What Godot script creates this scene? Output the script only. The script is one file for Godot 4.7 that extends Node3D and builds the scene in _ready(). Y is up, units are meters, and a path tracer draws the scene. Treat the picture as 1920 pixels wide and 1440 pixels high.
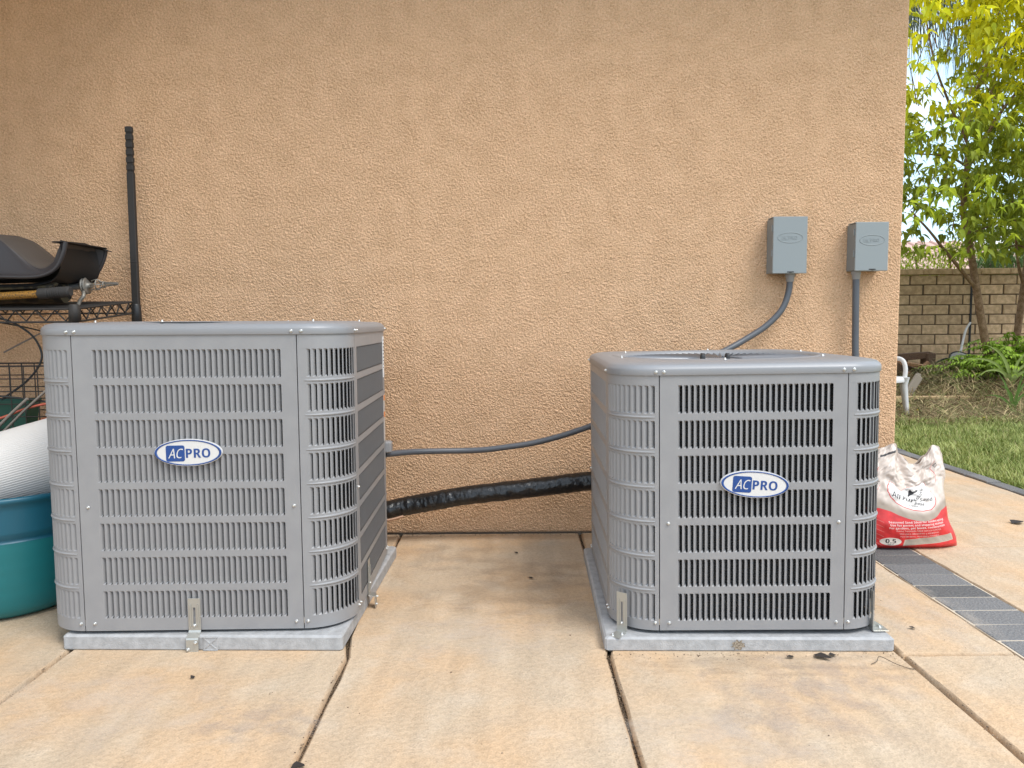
extends Node3D

var M := {}                       # materials by name
var rng := RandomNumberGenerator.new()
const EYE := Vector3(0, 0.95, 3.363)


# ------------------------------------------------------------------ mesh building
class Mb:
	var st := SurfaceTool.new()
	var empty := true

	func _init() -> void:
		st.begin(Mesh.PRIMITIVE_TRIANGLES)

	func flat() -> Mb:
		st.set_smooth_group(-1)
		return self

	func smooth(g := 0) -> Mb:
		st.set_smooth_group(g)
		return self

	func col(c: Color) -> Mb:
		st.set_color(c)
		return self

	func tri(a: Vector3, b: Vector3, c: Vector3) -> void:
		st.add_vertex(a); st.add_vertex(b); st.add_vertex(c)

	# corners go round clockwise as seen from the front
	func quad(a: Vector3, b: Vector3, c: Vector3, d: Vector3) -> void:
		tri(a, b, c); tri(a, c, d)

	func quad_uv(p: Array, uv: Array) -> void:
		for i in [0, 1, 2, 0, 2, 3]:
			st.set_uv(uv[i]); st.add_vertex(p[i])

	func box(c: Vector3, s: Vector3, b := Basis()) -> void:
		bevel_box(c, s, 0.0, b)

	func bevel_box(c: Vector3, s: Vector3, r: float, b := Basis()) -> void:
		flat()
		var h := s / 2
		if r <= 0.0:
			var v := []
			for i in 8:
				v.append(c + b * Vector3(h.x if i & 1 else -h.x, h.y if i & 2 else -h.y, h.z if i & 4 else -h.z))
			for f in [[4, 6, 7, 5], [1, 3, 2, 0], [5, 7, 3, 1], [0, 2, 6, 4], [6, 2, 3, 7], [0, 4, 5, 1]]:
				quad(v[f[0]], v[f[1]], v[f[2]], v[f[3]])
			return
		# chamfered: three loops of eight round the y axis plus caps
		var loops := []
		for l in [[-h.y, r], [-h.y + r, 0.0], [h.y - r, 0.0], [h.y, r]]:
			var y: float = l[0]
			var x: float = h.x - l[1]
			var z: float = h.z - l[1]
			var ring := []
			for p in [[-x + r, z], [x - r, z], [x, z - r], [x, -z + r], [x - r, -z], [-x + r, -z], [-x, -z + r], [-x, z - r]]:
				ring.append(c + b * Vector3(p[0], y, p[1]))
			loops.append(ring)
		for k in 3:
			for i in 8:
				var j := (i + 1) % 8
				quad(loops[k][i], loops[k + 1][i], loops[k + 1][j], loops[k][j])
		for i in range(1, 7):
			tri(loops[3][0], loops[3][i + 1], loops[3][i])
			tri(loops[0][0], loops[0][i], loops[0][i + 1])

	# rings: arrays of points of equal length; skins them smoothly
	func skin(rings: Array, closed := true, cap0 := true, cap1 := true) -> void:
		smooth()
		var n: int = rings[0].size()
		var m := n if closed else n - 1
		for k in rings.size() - 1:
			for i in m:
				var j := (i + 1) % n
				quad(rings[k][i], rings[k + 1][i], rings[k + 1][j], rings[k][j])
		flat()
		if cap0:
			fan(rings[0], true)
		if cap1:
			fan(rings[-1], false)

	func fan(ring: Array, back := false) -> void:
		var c := Vector3.ZERO
		for p in ring:
			c += p
		c /= ring.size()
		for i in ring.size():
			var j := (i + 1) % ring.size()
			if back:
				tri(c, ring[i], ring[j])
			else:
				tri(c, ring[j], ring[i])

	func tube(pts: Array, r, sides := 8, caps := true) -> void:
		var rings := []
		var up := Vector3.UP
		var d0: Vector3 = (pts[1] - pts[0]).normalized()
		if absf(d0.dot(up)) > 0.9:
			up = Vector3.RIGHT
		var side := d0.cross(up).normalized()
		for i in pts.size():
			var d: Vector3 = (pts[mini(i + 1, pts.size() - 1)] - pts[maxi(i - 1, 0)]).normalized()
			side = (side - d * side.dot(d)).normalized()
			var nrm := side.cross(d)
			var ri: float = r[i] if r is Array else r
			var ring := []
			for k in sides:
				var a := -TAU * k / sides
				ring.append(pts[i] + (side * cos(a) + nrm * sin(a)) * ri)
			rings.append(ring)
		skin(rings, true, caps, caps)

	# profile: Vector2(radius, height) from bottom to top
	func lathe(prof: Array, n := 24, xf := Transform3D(), caps := false) -> void:
		var rings := []
		for p in prof:
			var ring := []
			for k in n:
				var a := TAU * k / n
				ring.append(xf * Vector3(cos(a) * p.x, p.y, -sin(a) * p.x))
			rings.append(ring)
		# clockwise from outside
		smooth()
		for k in rings.size() - 1:
			for i in n:
				var j := (i + 1) % n
				quad(rings[k][j], rings[k][i], rings[k + 1][i], rings[k + 1][j])
		if caps:
			flat()
			fan(rings[0], true)
			fan(rings[-1], false)

	func ball(c: Vector3, r: Vector3, n := 10) -> void:
		var prof := []
		for i in n + 1:
			var a := -PI / 2 + PI * i / n
			prof.append(Vector2(maxf(cos(a), 0.001), sin(a)))
		lathe(prof, n * 2, Transform3D(Basis.from_scale(r), c))

	func done() -> ArrayMesh:
		st.generate_normals()
		return st.commit()


static func spline(pts: Array, n := 6) -> Array:
	var out := []
	for i in pts.size() - 1:
		var a: Vector3 = pts[maxi(i - 1, 0)]
		var b: Vector3 = pts[i]
		var c: Vector3 = pts[i + 1]
		var d: Vector3 = pts[mini(i + 2, pts.size() - 1)]
		for k in n:
			out.append(b.cubic_interpolate(c, a, d, float(k) / n))
	out.append(pts[-1])
	return out


func put(called: String, mesh: Mesh, mat: Material, parent: Node = self, xf := Transform3D()) -> MeshInstance3D:
	var o := MeshInstance3D.new()
	o.name = called
	o.mesh = mesh
	o.material_override = mat
	o.transform = xf
	parent.add_child(o, true)
	return o


func base(called: String, at := Vector3.ZERO, yaw := 0.0, parent: Node = self) -> Node3D:
	var o := Node3D.new()
	o.name = called
	o.position = at
	o.rotation.y = yaw
	parent.add_child(o, true)
	return o


func tag(o: Node, label := "", category := "", group := "", kind := "") -> Node:
	for kv in [["label", label], ["category", category], ["group", group], ["kind", kind]]:
		if kv[1] != "":
			o.set_meta(kv[0], kv[1])
	return o


static func text_mesh(t: String, size: float, depth := 0.001, bold := true) -> TextMesh:
	var f := SystemFont.new()
	f.font_names = PackedStringArray(["Droid Sans"])
	f.font_weight = 700 if bold else 400
	var m := TextMesh.new()
	m.font = f
	m.text = t
	m.font_size = 64
	m.pixel_size = size / 64.0
	m.depth = depth
	m.curve_step = 1.0
	return m


# ------------------------------------------------------------------ print rasterised into an image
# every glyph triangle of a TextMesh filled into the image; xf maps text units (size 1 = em) to pixels, y down
static func print_text(im: Image, t: String, at: Vector2, em: float, c: Color, turn := 0.0, bold := true, arc := 0.0) -> void:
	var tm := text_mesh(t, 1.0, 0.01, bold)
	var arr := tm.get_mesh_arrays()
	var v: PackedVector3Array = arr[Mesh.ARRAY_VERTEX]
	var ix: PackedInt32Array = arr[Mesh.ARRAY_INDEX] if arr[Mesh.ARRAY_INDEX] != null else PackedInt32Array(range(v.size()))
	var P := PackedVector2Array()
	for p in v:
		var q := Vector2(p.x, -p.y + arc * p.x * p.x) * em
		P.append(at + q.rotated(turn))
	for i in range(0, ix.size() - 2, 3):
		fill_tri(im, P[ix[i]], P[ix[i + 1]], P[ix[i + 2]], c)


static func fill_tri(im: Image, a: Vector2, b: Vector2, c: Vector2, col: Color) -> void:
	var area := (b - a).cross(c - a)
	if absf(area) < 0.001:
		return
	var lo := a.min(b).min(c).floor()
	var hi := a.max(b).max(c).ceil()
	for y in range(maxi(int(lo.y), 0), mini(int(hi.y) + 1, im.get_height())):
		for x in range(maxi(int(lo.x), 0), mini(int(hi.x) + 1, im.get_width())):
			var p := Vector2(x + 0.5, y + 0.5)
			var u := (b - a).cross(p - a) / area
			var w := (c - b).cross(p - b) / area
			var s := (a - c).cross(p - c) / area
			if u >= -0.001 and w >= -0.001 and s >= -0.001:
				im.set_pixel(x, y, col)


static func stroke(im: Image, pts: Array, w: float, c: Color) -> void:
	for i in pts.size() - 1:
		var a: Vector2 = pts[i]
		var b: Vector2 = pts[i + 1]
		var n := (b - a).normalized().orthogonal() * w / 2
		var e := (b - a).normalized() * w * 0.3
		fill_tri(im, a - e + n, b + e + n, b + e - n, c)
		fill_tri(im, a - e + n, b + e - n, a - e - n, c)


static func img_tex(im: Image) -> ImageTexture:
	return ImageTexture.create_from_image(im)


# ------------------------------------------------------------------ materials
static func lin(r: float, g: float, b: float) -> Color:
	return Color(r, g, b).linear_to_srgb()


func mat(called: String, c: Color, rough := 0.6, metal := 0.0, spec := 0.5) -> StandardMaterial3D:
	var m := StandardMaterial3D.new()
	m.resource_name = called
	m.albedo_color = c
	m.roughness = rough
	m.metallic = metal
	m.metallic_specular = spec
	M[called] = m
	return m


func field(sd: int, freq: float, oct := 3, kind := FastNoiseLite.TYPE_SIMPLEX_SMOOTH) -> FastNoiseLite:
	var n := FastNoiseLite.new()
	n.seed = sd
	n.noise_type = kind
	n.frequency = freq
	n.fractal_octaves = oct
	n.fractal_type = FastNoiseLite.FRACTAL_FBM if oct > 1 else FastNoiseLite.FRACTAL_NONE
	return n


func noise_img(sd: int, freq: float, oct: int, w: int, h: int, kind := FastNoiseLite.TYPE_SIMPLEX_SMOOTH) -> PackedByteArray:
	var im := field(sd, freq, oct, kind).get_seamless_image(w, h, false, false, 0.1, true)
	im.convert(Image.FORMAT_L8)
	return im.get_data()


func bump(m: StandardMaterial3D, im_bytes: PackedByteArray, size: int, cm: float) -> void:
	m.heightmap_enabled = true
	m.heightmap_texture = img_tex(Image.create_from_data(size, size, false, Image.FORMAT_L8, im_bytes))
	m.heightmap_scale = cm


func tri_map(m: StandardMaterial3D, per_m: float, world := true) -> void:
	m.uv1_triplanar = true
	m.uv1_world_triplanar = world
	m.uv1_scale = Vector3.ONE * per_m
	m.uv1_triplanar_sharpness = 4.0


# grey-level noise turned into a colour texture between two linear colours
func tint_tex(bytes: PackedByteArray, size: int, a: Color, b: Color, lo := 60.0, hi := 195.0) -> ImageTexture:
	var lut := PackedByteArray()
	for i in 256:
		var t := clampf((i - lo) / (hi - lo), 0, 1)
		var c := a.lerp(b, t).linear_to_srgb()
		lut.append(int(clampf(c.r, 0, 1) * 255)); lut.append(int(clampf(c.g, 0, 1) * 255)); lut.append(int(clampf(c.b, 0, 1) * 255))
	var out := PackedByteArray()
	out.resize(size * size * 3)
	for i in size * size:
		var k := bytes[i] * 3
		out[i * 3] = lut[k]; out[i * 3 + 1] = lut[k + 1]; out[i * 3 + 2] = lut[k + 2]
	return img_tex(Image.create_from_data(size, size, false, Image.FORMAT_RGB8, out))


func mixed(parts: Array, size: int) -> PackedByteArray:
	var out := PackedByteArray()
	out.resize(size * size)
	for i in size * size:
		var v := 0.0
		for p in parts:
			v += (p[0][i] - 128) * p[1]
		out[i] = clampi(int(128 + v), 0, 255)
	return out


func make_materials() -> void:
	var S := 1024
	# stucco: rounded worm-like grains about 1.5 to 2.5 cm across
	var g1 := noise_img(11, 0.062, 2, S, S)
	var g2 := noise_img(12, 0.13, 2, S, S)
	var g3 := noise_img(13, 0.006, 3, S, S)
	var sh := PackedByteArray()
	sh.resize(S * S)
	for i in S * S:
		var a := 1.0 - absf(g1[i] - 128.0) / 70.0          # ridges of the trowelled dash
		var v := 0.55 * clampf(a, 0, 1) + 0.45 * g2[i] / 255.0
		sh[i] = clampi(int(v * 235), 0, 255)
	var st := mat("stucco", Color.WHITE, 0.93, 0.0, 0.25)
	var g4 := noise_img(14, 0.07, 2, S, S)
	var soil := mixed([[g3, 0.22], [g2, 0.50], [g4, 0.50]], S)  # slight weather blotches; the mottle stands in for shading of the grain relief
	st.albedo_texture = tint_tex(soil, S, Color(0.535, 0.337, 0.194), Color(0.785, 0.518, 0.330), 50, 205)
	bump(st, mixed([[g2, 0.8], [g4, 0.3]], S), S, 0.35)
	tri_map(st, 1.15)
	M["soffit"] = mat("soffit", lin(0.5, 0.42, 0.33), 0.9)
	mat("foundation", lin(0.3, 0.25, 0.2), 0.95)

	# patio concrete: mottled tan, rusty and grey patches, trowel marks
	var c1 := noise_img(21, 0.0035, 3, S, S)
	var c2 := noise_img(22, 0.012, 4, S, S)
	var c3 := noise_img(23, 0.09, 3, S, S)
	var c4 := noise_img(24, 0.35, 1, S, S)
	var sk := field(25, 0.02, 3).get_seamless_image(1024, 128, false, false, 0.1, true)
	sk.convert(Image.FORMAT_L8)
	sk.resize(1024, 1024, Image.INTERPOLATE_CUBIC)
	var c5 := sk.get_data()
	var cc := PackedByteArray()
	cc.resize(S * S * 3)
	for i in S * S:
		var t1 := clampf((c1[i] - 60) / 135.0, 0, 1)
		var t2 := clampf((c2[i] - 120) / 90.0, 0, 1)
		var t3 := (c3[i] - 128) / 128.0
		var dirt := clampf((92 - c2[i]) / 70.0, 0, 1)
		var r := lerpf(0.585, 0.635, t1)
		var g := lerpf(0.455, 0.442, t1)
		var b := lerpf(0.322, 0.275, t1)
		r = lerpf(r, 0.66, t2 * 0.32); g = lerpf(g, 0.55, t2 * 0.32); b = lerpf(b, 0.43, t2 * 0.32)
		r = lerpf(r, 0.50, dirt * 0.30); g = lerpf(g, 0.39, dirt * 0.30); b = lerpf(b, 0.29, dirt * 0.30)
		var k := 0.84 + 0.10 * t3 + 0.13 * (c4[i] - 128) / 128.0 + 0.07 * (c5[i] - 128) / 128.0
		if c3[i] > 205 and c4[i] > 140:
			k *= 0.6
		var q := Color(r * k, g * k, b * k).linear_to_srgb()
		cc[i * 3] = clampi(int(q.r * 255), 0, 255); cc[i * 3 + 1] = clampi(int(q.g * 255), 0, 255); cc[i * 3 + 2] = clampi(int(q.b * 255), 0, 255)
	var con := mat("concrete", Color.WHITE, 0.86, 0.0, 0.3)
	con.albedo_texture = img_tex(Image.create_from_data(S, S, false, Image.FORMAT_RGB8, cc))
	bump(con, mixed([[c2, 0.4], [c3, 0.6], [c4, 0.25], [c5, 0.35]], S), S, 0.28)
	tri_map(con, 0.53)
	con.uv1_offset = Vector3(0.31, 0, 0.17)

	for k in 3:
		var sm := StandardMaterial3D.new()
		sm.resource_name = "stain%d" % k
		var si := Image.create(128, 128, false, Image.FORMAT_RGBA8)
		var sn := field(60 + k, 0.03, 4)
		var tone: Color = [lin(0.20, 0.15, 0.11), lin(0.40, 0.36, 0.34), lin(0.72, 0.62, 0.52)][k]
		for y in 128:
			for x in 128:
				var d := Vector2(x - 64, y - 64).length() / 64.0
				var al := clampf((1.0 - d) * 1.3 + sn.get_noise_2d(x, y) * 1.5 - 0.35, 0, 1) * clampf((1.0 - d) * 4.0, 0, 1)
				si.set_pixel(x, y, Color(tone.r, tone.g, tone.b, al * [0.13, 0.22, 0.24][k]))
		sm.albedo_texture = img_tex(si)
		sm.transparency = BaseMaterial3D.TRANSPARENCY_ALPHA
		sm.roughness = 0.9
		M["stain%d" % k] = sm

	# dark dirt in the joints
	var dj := mat("joint_dirt", Color.WHITE, 1.0, 0.0, 0.1)
	dj.albedo_texture = tint_tex(c3, S, Color(0.05, 0.036, 0.025), Color(0.26, 0.19, 0.13), 90, 190)
	bump(dj, c3, S, 0.5)
	tri_map(dj, 1.5)

	# slate-grey pavers in four tones
	for k in 4:
		var pv := mat("paver%d" % k, Color.WHITE, 0.85, 0.0, 0.3)
		var v := 0.118 + 0.020 * k
		pv.albedo_texture = tint_tex(c3, S, Color(v * 0.88, v * 0.87, v * 0.88), Color(v * 1.3, v * 1.26, v * 1.23), 70, 200)
		bump(pv, mixed([[c3, 0.8], [c4, 0.3]], S), S, 0.25)
		tri_map(pv, 0.9 + 0.1 * k)
	mat("paver_sand", lin(0.58, 0.49, 0.38), 1.0)

	# painted sheet metal with a fine orange peel
	var op := noise_img(31, 0.12, 2, 512, 512)
	var pm := mat("unit_paint", Color.WHITE, 0.42, 0.0, 0.5)
	var dust := mixed([[noise_img(32, 0.008, 3, 512, 512), 0.8], [noise_img(33, 0.2, 2, 512, 512), 0.3]], 512)
	pm.albedo_texture = tint_tex(dust, 512, Color(0.252, 0.251, 0.257), Color(0.274, 0.272, 0.276), 50, 205)
	bump(pm, op, 512, 0.012)
	tri_map(pm, 2.5, false)
	mat("unit_lid", lin(0.245, 0.248, 0.258), 0.42, 0.1, 0.5)
	mat("unit_dark", lin(0.016, 0.016, 0.017), 0.75)
	mat("coil", lin(0.055, 0.055, 0.055), 0.45, 0.3)
	mat("guard_wire", lin(0.20, 0.205, 0.22), 0.38, 0.3)
	mat("fan_blade", lin(0.10, 0.10, 0.11), 0.5, 0.2)
	mat("zinc", lin(0.62, 0.62, 0.6), 0.32, 0.85)
	mat("galvanised", lin(0.46, 0.46, 0.43), 0.42, 0.75)
	mat("black_plastic", lin(0.018, 0.018, 0.019), 0.45)
	mat("label_white", lin(0.75, 0.75, 0.74), 0.5)
	mat("label_orange", lin(0.75, 0.25, 0.07), 0.5)
	mat("label_ink", lin(0.06, 0.06, 0.07), 0.6)
	mat("label_tan", lin(0.5, 0.46, 0.42), 0.5)
	mat("badge_white", lin(0.62, 0.61, 0.595), 0.35)
	mat("badge_blue", lin(0.012, 0.058, 0.23), 0.35)

	# equipment pad: light grey with trowel swirls
	var p1 := noise_img(41, 0.02, 4, 512, 512)
	var p2 := noise_img(42, 0.06, 3, 512, 512)
	var pd := mat("pad", Color.WHITE, 0.7, 0.0, 0.4)
	var pw := PackedByteArray()
	pw.resize(512 * 512)
	for i in 512 * 512:
		pw[i] = clampi(int(128 + 70 * sin(p1[i] * 0.22) + (p2[i] - 128) * 0.6), 0, 255)
	pd.albedo_texture = tint_tex(mixed([[pw, 0.35], [p1, 0.8]], 512), 512, Color(0.32, 0.32, 0.322), Color(0.425, 0.425, 0.428), 50, 205)
	bump(pd, pw, 512, 0.08)
	tri_map(pd, 2.6, true)
	var stn := mat("pad_stain", Color.WHITE, 0.95)
	stn.albedo_texture = tint_tex(p2, 512, Color(0.13, 0.095, 0.06), Color(0.36, 0.31, 0.25), 70, 180)
	tri_map(stn, 6.0)

	mat("box_grey", lin(0.25, 0.277, 0.284), 0.38)
	mat("box_side", lin(0.22, 0.243, 0.25), 0.42)
	mat("pvc_grey", lin(0.27, 0.265, 0.26), 0.5)
	mat("conduit", lin(0.085, 0.092, 0.105), 0.42)
	var tp := mat("tape", lin(0.011, 0.011, 0.012), 0.3)
	bump(tp, noise_img(51, 0.016, 3, 512, 512), 512, 0.35)
	tri_map(tp, 3.0)
	mat("copper", lin(0.5, 0.3, 0.2), 0.4, 0.6)

	mat("rack_black", lin(0.026, 0.023, 0.021), 0.65)
	mat("tray_black", lin(0.036, 0.033, 0.036), 0.4)
	mat("tray_end", lin(0.010, 0.010, 0.011), 0.6)
	mat("tray_dusty", lin(0.062, 0.05, 0.042), 0.75)
	var cl := mat("camo", Color.WHITE, 0.95)
	cl.albedo_texture = tint_tex(noise_img(61, 0.012, 2, 512, 512), 512, Color(0.008, 0.008, 0.007), Color(0.045, 0.036, 0.018), 110, 140)
	tri_map(cl, 3.0)
	var yw := mat("yellow_shaft", Color.WHITE, 0.6)
	yw.albedo_texture = tint_tex(p2, 512, Color(0.07, 0.04, 0.015), Color(0.33, 0.16, 0.02), 70, 170)
	tri_map(yw, 4.0)
	mat("rubber", lin(0.03, 0.028, 0.027), 0.8)
	mat("dull_steel", lin(0.28, 0.265, 0.235), 0.5, 0.5)
	mat("cable_black", lin(0.02, 0.022, 0.022), 0.5)
	mat("cable_red", lin(0.45, 0.10, 0.06), 0.5)
	mat("stick_grey", lin(0.22, 0.19, 0.16), 0.8)
	mat("pot_green", lin(0.006, 0.07, 0.045), 0.5)
	mat("terracotta", lin(0.42, 0.13, 0.06), 0.85)
	mat("bucket_white", lin(0.56, 0.54, 0.52), 0.5)
	mat("tub_teal", lin(0.010, 0.17, 0.19), 0.4)
	mat("tub_blue", lin(0.008, 0.10, 0.155), 0.38)

	# block wall
	for k in 4:
		var bw := mat("block%d" % k, Color.WHITE, 0.95, 0.0, 0.2)
		var v := 0.92 + 0.07 * k
		bw.albedo_texture = tint_tex(mixed([[c3, 0.5], [c2, 0.9]], S), S, Color(0.48 * v, 0.33 * v, 0.195 * v), Color(0.68 * v, 0.485 * v, 0.30 * v), 70, 200)
		bump(bw, c3, S, 0.6)
		tri_map(bw, 0.8)
		bw.uv1_offset = Vector3(k * 0.27, k * 0.41, 0)
	mat("mortar", lin(0.12, 0.085, 0.055), 1.0)
	mat("block_side", lin(0.2, 0.15, 0.1), 1.0)

	# ground and growth
	var gr := mat("lawn_soil", Color.WHITE, 1.0, 0.0, 0.1)
	gr.albedo_texture = tint_tex(c2, S, Color(0.07, 0.10, 0.02), Color(0.16, 0.2, 0.045), 70, 190)
	tri_map(gr, 0.8)
	var bs := mat("bed_soil", Color.WHITE, 1.0, 0.0, 0.1)
	bs.albedo_texture = tint_tex(c3, S, Color(0.06, 0.038, 0.02), Color(0.24, 0.16, 0.085), 70, 190)
	bump(bs, c3, S, 1.5)
	tri_map(bs, 0.7)
	var earth := mat("earth", Color.WHITE, 1.0, 0.0, 0.1)
	earth.albedo_texture = tint_tex(c2, S, Color(0.13, 0.12, 0.05), Color(0.26, 0.21, 0.12), 70, 190)
	tri_map(earth, 0.2)
	for spec in [["grass_blade", 0.10, 0.14, 0.02, 0.6], ["straw", 1, 1, 1, 0.15], ["leaf", 1, 1, 1, 0.9], ["fern_leaf", 1, 1, 1, 0.55], ["frond", 1, 1, 1, 0.3]]:
		var m := mat(spec[0], Color.WHITE, 0.55, 0.0, 0.35)
		m.vertex_color_use_as_albedo = true
		m.backlight_enabled = true
		m.backlight = Color(spec[4], spec[4], spec[4])
	M["straw"].roughness = 0.85
	var bk := mat("bark", Color.WHITE, 0.9, 0.0, 0.2)
	bk.albedo_texture = tint_tex(mixed([[c2, 0.5], [c3, 0.7]], S), S, Color(0.17, 0.10, 0.055), Color(0.36, 0.24, 0.15), 80, 180)
	bump(bk, c3, S, 0.5)
	tri_map(bk, 1.2)
	mat("bark_pale", lin(0.34, 0.28, 0.22), 0.9)
	mat("chair_white", lin(0.6, 0.59, 0.58), 0.5)
	var wd := mat("old_board", Color.WHITE, 0.85)
	wd.albedo_texture = tint_tex(c3, S, Color(0.16, 0.075, 0.035), Color(0.50, 0.26, 0.13), 70, 190)
	tri_map(wd, 0.9)
	var wd2 := mat("dark_board", Color.WHITE, 0.9)
	wd2.albedo_texture = tint_tex(c3, S, Color(0.05, 0.03, 0.02), Color(0.2, 0.11, 0.06), 70, 190)
	tri_map(wd2, 0.9)
	mat("pale_board", lin(0.5, 0.34, 0.18), 0.85)
	mat("grey_board", lin(0.27, 0.23, 0.18), 0.9)
	mat("grey_metal", lin(0.3, 0.3, 0.3), 0.35, 0.5)
	mat("pipe_white", lin(0.6, 0.58, 0.55), 0.5)
	mat("far_wall", lin(0.55, 0.5, 0.47), 0.9)
	mat("far_roof", lin(0.52, 0.34, 0.28), 0.9)
	mat("far_post", lin(0.22, 0.1, 0.07), 0.9)
	mat("dry_leaf", lin(0.03, 0.022, 0.018), 0.8)
	mat("twig", lin(0.12, 0.09, 0.06), 0.8)
	mat("petal", lin(0.75, 0.6, 0.03), 0.7)


# ------------------------------------------------------------------ air conditioners
class Seg:                                   # one stretch of the cabinet's outline, s runs along it
	var arc := false
	var o: Vector3
	var t: Vector3
	var n: Vector3
	var r := 0.0
	var phi := 0.0
	var length := 0.0

	func at(s: float, y: float, off := 0.0) -> Vector3:
		if arc:
			var a := phi + s / r
			return o + Vector3(sin(a), 0, cos(a)) * (r + off) + Vector3(0, y, 0)
		return o + t * s + n * off + Vector3(0, y, 0)

	func frame(s: float) -> Basis:
		if arc:
			var a := phi + s / r
			return Basis(Vector3(cos(a), 0, -sin(a)), Vector3.UP, Vector3(sin(a), 0, cos(a)))
		return Basis(t, Vector3.UP, n)


func outline(hw: float, hd: float, r: float) -> Array:
	var out := []
	var x := hw - r
	var z := hd - r
	var corners := [Vector3(x, 0, z), Vector3(x, 0, -z), Vector3(-x, 0, -z), Vector3(-x, 0, z)]
	for k in 4:
		var phi := k * PI / 2
		var f := Seg.new()
		f.n = Vector3(sin(phi), 0, cos(phi)).round()
		f.t = Vector3(cos(phi), 0, -sin(phi)).round()
		f.o = corners[(k + 3) % 4] + f.n * r
		f.length = 2 * (x if k % 2 == 0 else z)
		out.append(f)
		var c := Seg.new()
		c.arc = true
		c.o = corners[k]
		c.r = r
		c.phi = phi
		c.length = r * PI / 2
		out.append(c)
	return out


func loop_at(segs: Array, off: float, y: float, steps := 8) -> Array:
	var ring := []
	for g: Seg in segs:
		for k in steps:
			ring.append(g.at(g.length * k / steps, y, off))
	return ring


# a stamped louver in its slot: x along the sheet, z out of it; it dips inward towards +x and leaves a slit there
func louver_mesh(p: float, bar: float, slit: float, d: float, h: float) -> ArrayMesh:
	var m := Mb.new()
	var n := 5
	var top := []
	var rim := []
	var bot := []
	var rimb := []
	for k in n + 1:
		var t := float(k) / n
		var x := bar + (p - bar - slit) * t
		var z := -d * pow(t, 1.35)
		var e := 0.0065 * t
		top.append(Vector3(x, h - e, z)); bot.append(Vector3(x, e, z))
		rim.append(Vector3(x, h, 0)); rimb.append(Vector3(x, 0, 0))
	m.smooth()
	for k in n:
		m.quad(bot[k], top[k], top[k + 1], bot[k + 1])
	m.smooth(1)
	for k in n:
		m.quad(top[k], rim[k], rim[k + 1], top[k + 1])
	m.smooth(2)
	for k in n:
		m.quad(rimb[k], bot[k], bot[k + 1], rimb[k + 1])
	return m.done()


# the punched sheet: solid bands, margins and the bars between the slots
func sheet(g: Seg, H: float, rows: Array, h: float, n: int, a: float, p: float, bar: float, gap: float, bead := false) -> ArrayMesh:
	var m := Mb.new()
	var b := a + n * p
	var cuts := [gap]
	var step := p if g.arc else 1.0
	var s := gap
	if g.arc:
		for k in range(1, 13):
			cuts.append(lerpf(gap, g.length - gap, k / 12.0))
	else:
		cuts.append(g.length - gap)
	var ys := [0.0]
	for y in rows:
		ys.append(y); ys.append(y + h)
	ys.append(H)
	m.smooth()
	for k in range(0, ys.size(), 2):
		for i in cuts.size() - 1:
			m.quad(g.at(cuts[i], ys[k]), g.at(cuts[i], ys[k + 1]), g.at(cuts[i + 1], ys[k + 1]), g.at(cuts[i + 1], ys[k]))
	var rr := 0.0045
	for y in rows:
		m.smooth(3)
		m.quad(g.at(gap, y), g.at(gap, y + h), g.at(a + bar, y + h), g.at(a + bar, y))
		for i in range(1, n):
			var x := a + i * p
			m.quad(g.at(x, y), g.at(x, y + h), g.at(x + bar, y + h), g.at(x + bar, y))
		m.quad(g.at(b, y), g.at(b, y + h), g.at(g.length - gap, y + h), g.at(g.length - gap, y))
		m.flat()
		for i in n:                       # rounded outer corners of each slot, and the sheet's edge at the slit
			var x := a + (i + 1) * p
			for e in [[y + h, -1.0], [y, 1.0]]:
				var last := g.at(x - rr, e[0])
				for k in range(1, 4):
					var t := PI / 2 * k / 3
					var q := g.at(x - rr + rr * sin(t), e[0] + e[1] * rr * (1 - cos(t)))
					if e[1] < 0:
						m.tri(g.at(x, e[0]), q, last)
					else:
						m.tri(g.at(x, e[0]), last, q)
					last = q
			m.quad(g.at(x, y + rr), g.at(x, y + h - rr), g.at(x, y + h - rr, -0.0009), g.at(x, y + rr, -0.0009))
	for x in [gap, g.length - gap]:          # folded edges at the seams
		m.quad(g.at(x, 0), g.at(x, H), g.at(x, H, -0.012), g.at(x, 0, -0.012))
	if bead:
		for k in rows.size() - 1:
			var y: float = (rows[k] + h + rows[k + 1]) / 2
			var pts := []
			var rad := []
			for i in 15:
				pts.append(g.at(lerpf(a * 0.9, b, i / 14.0), y, -0.0012))
				rad.append(0.0012 + 0.0034 * pow(sin(PI * clampf(i / 14.0, 0.03, 0.97)), 0.4))
			m.tube(pts, rad, 8)
	return m.done()


func screw_mesh() -> ArrayMesh:
	var m := Mb.new()
	var xf := Transform3D(Basis(Vector3.RIGHT, -PI / 2).inverse(), Vector3.ZERO)
	m.lathe([Vector2(0.0052, 0), Vector2(0.0050, 0.0014), Vector2(0.0036, 0.0018)], 12, xf)
	var f := Mb.new()
	m.flat()
	var prof := [Vector2(0.0034, 0.0016), Vector2(0.0033, 0.0048), Vector2(0.0022, 0.0056)]
	m.lathe(prof, 6, xf, true)
	return m.done()


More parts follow.
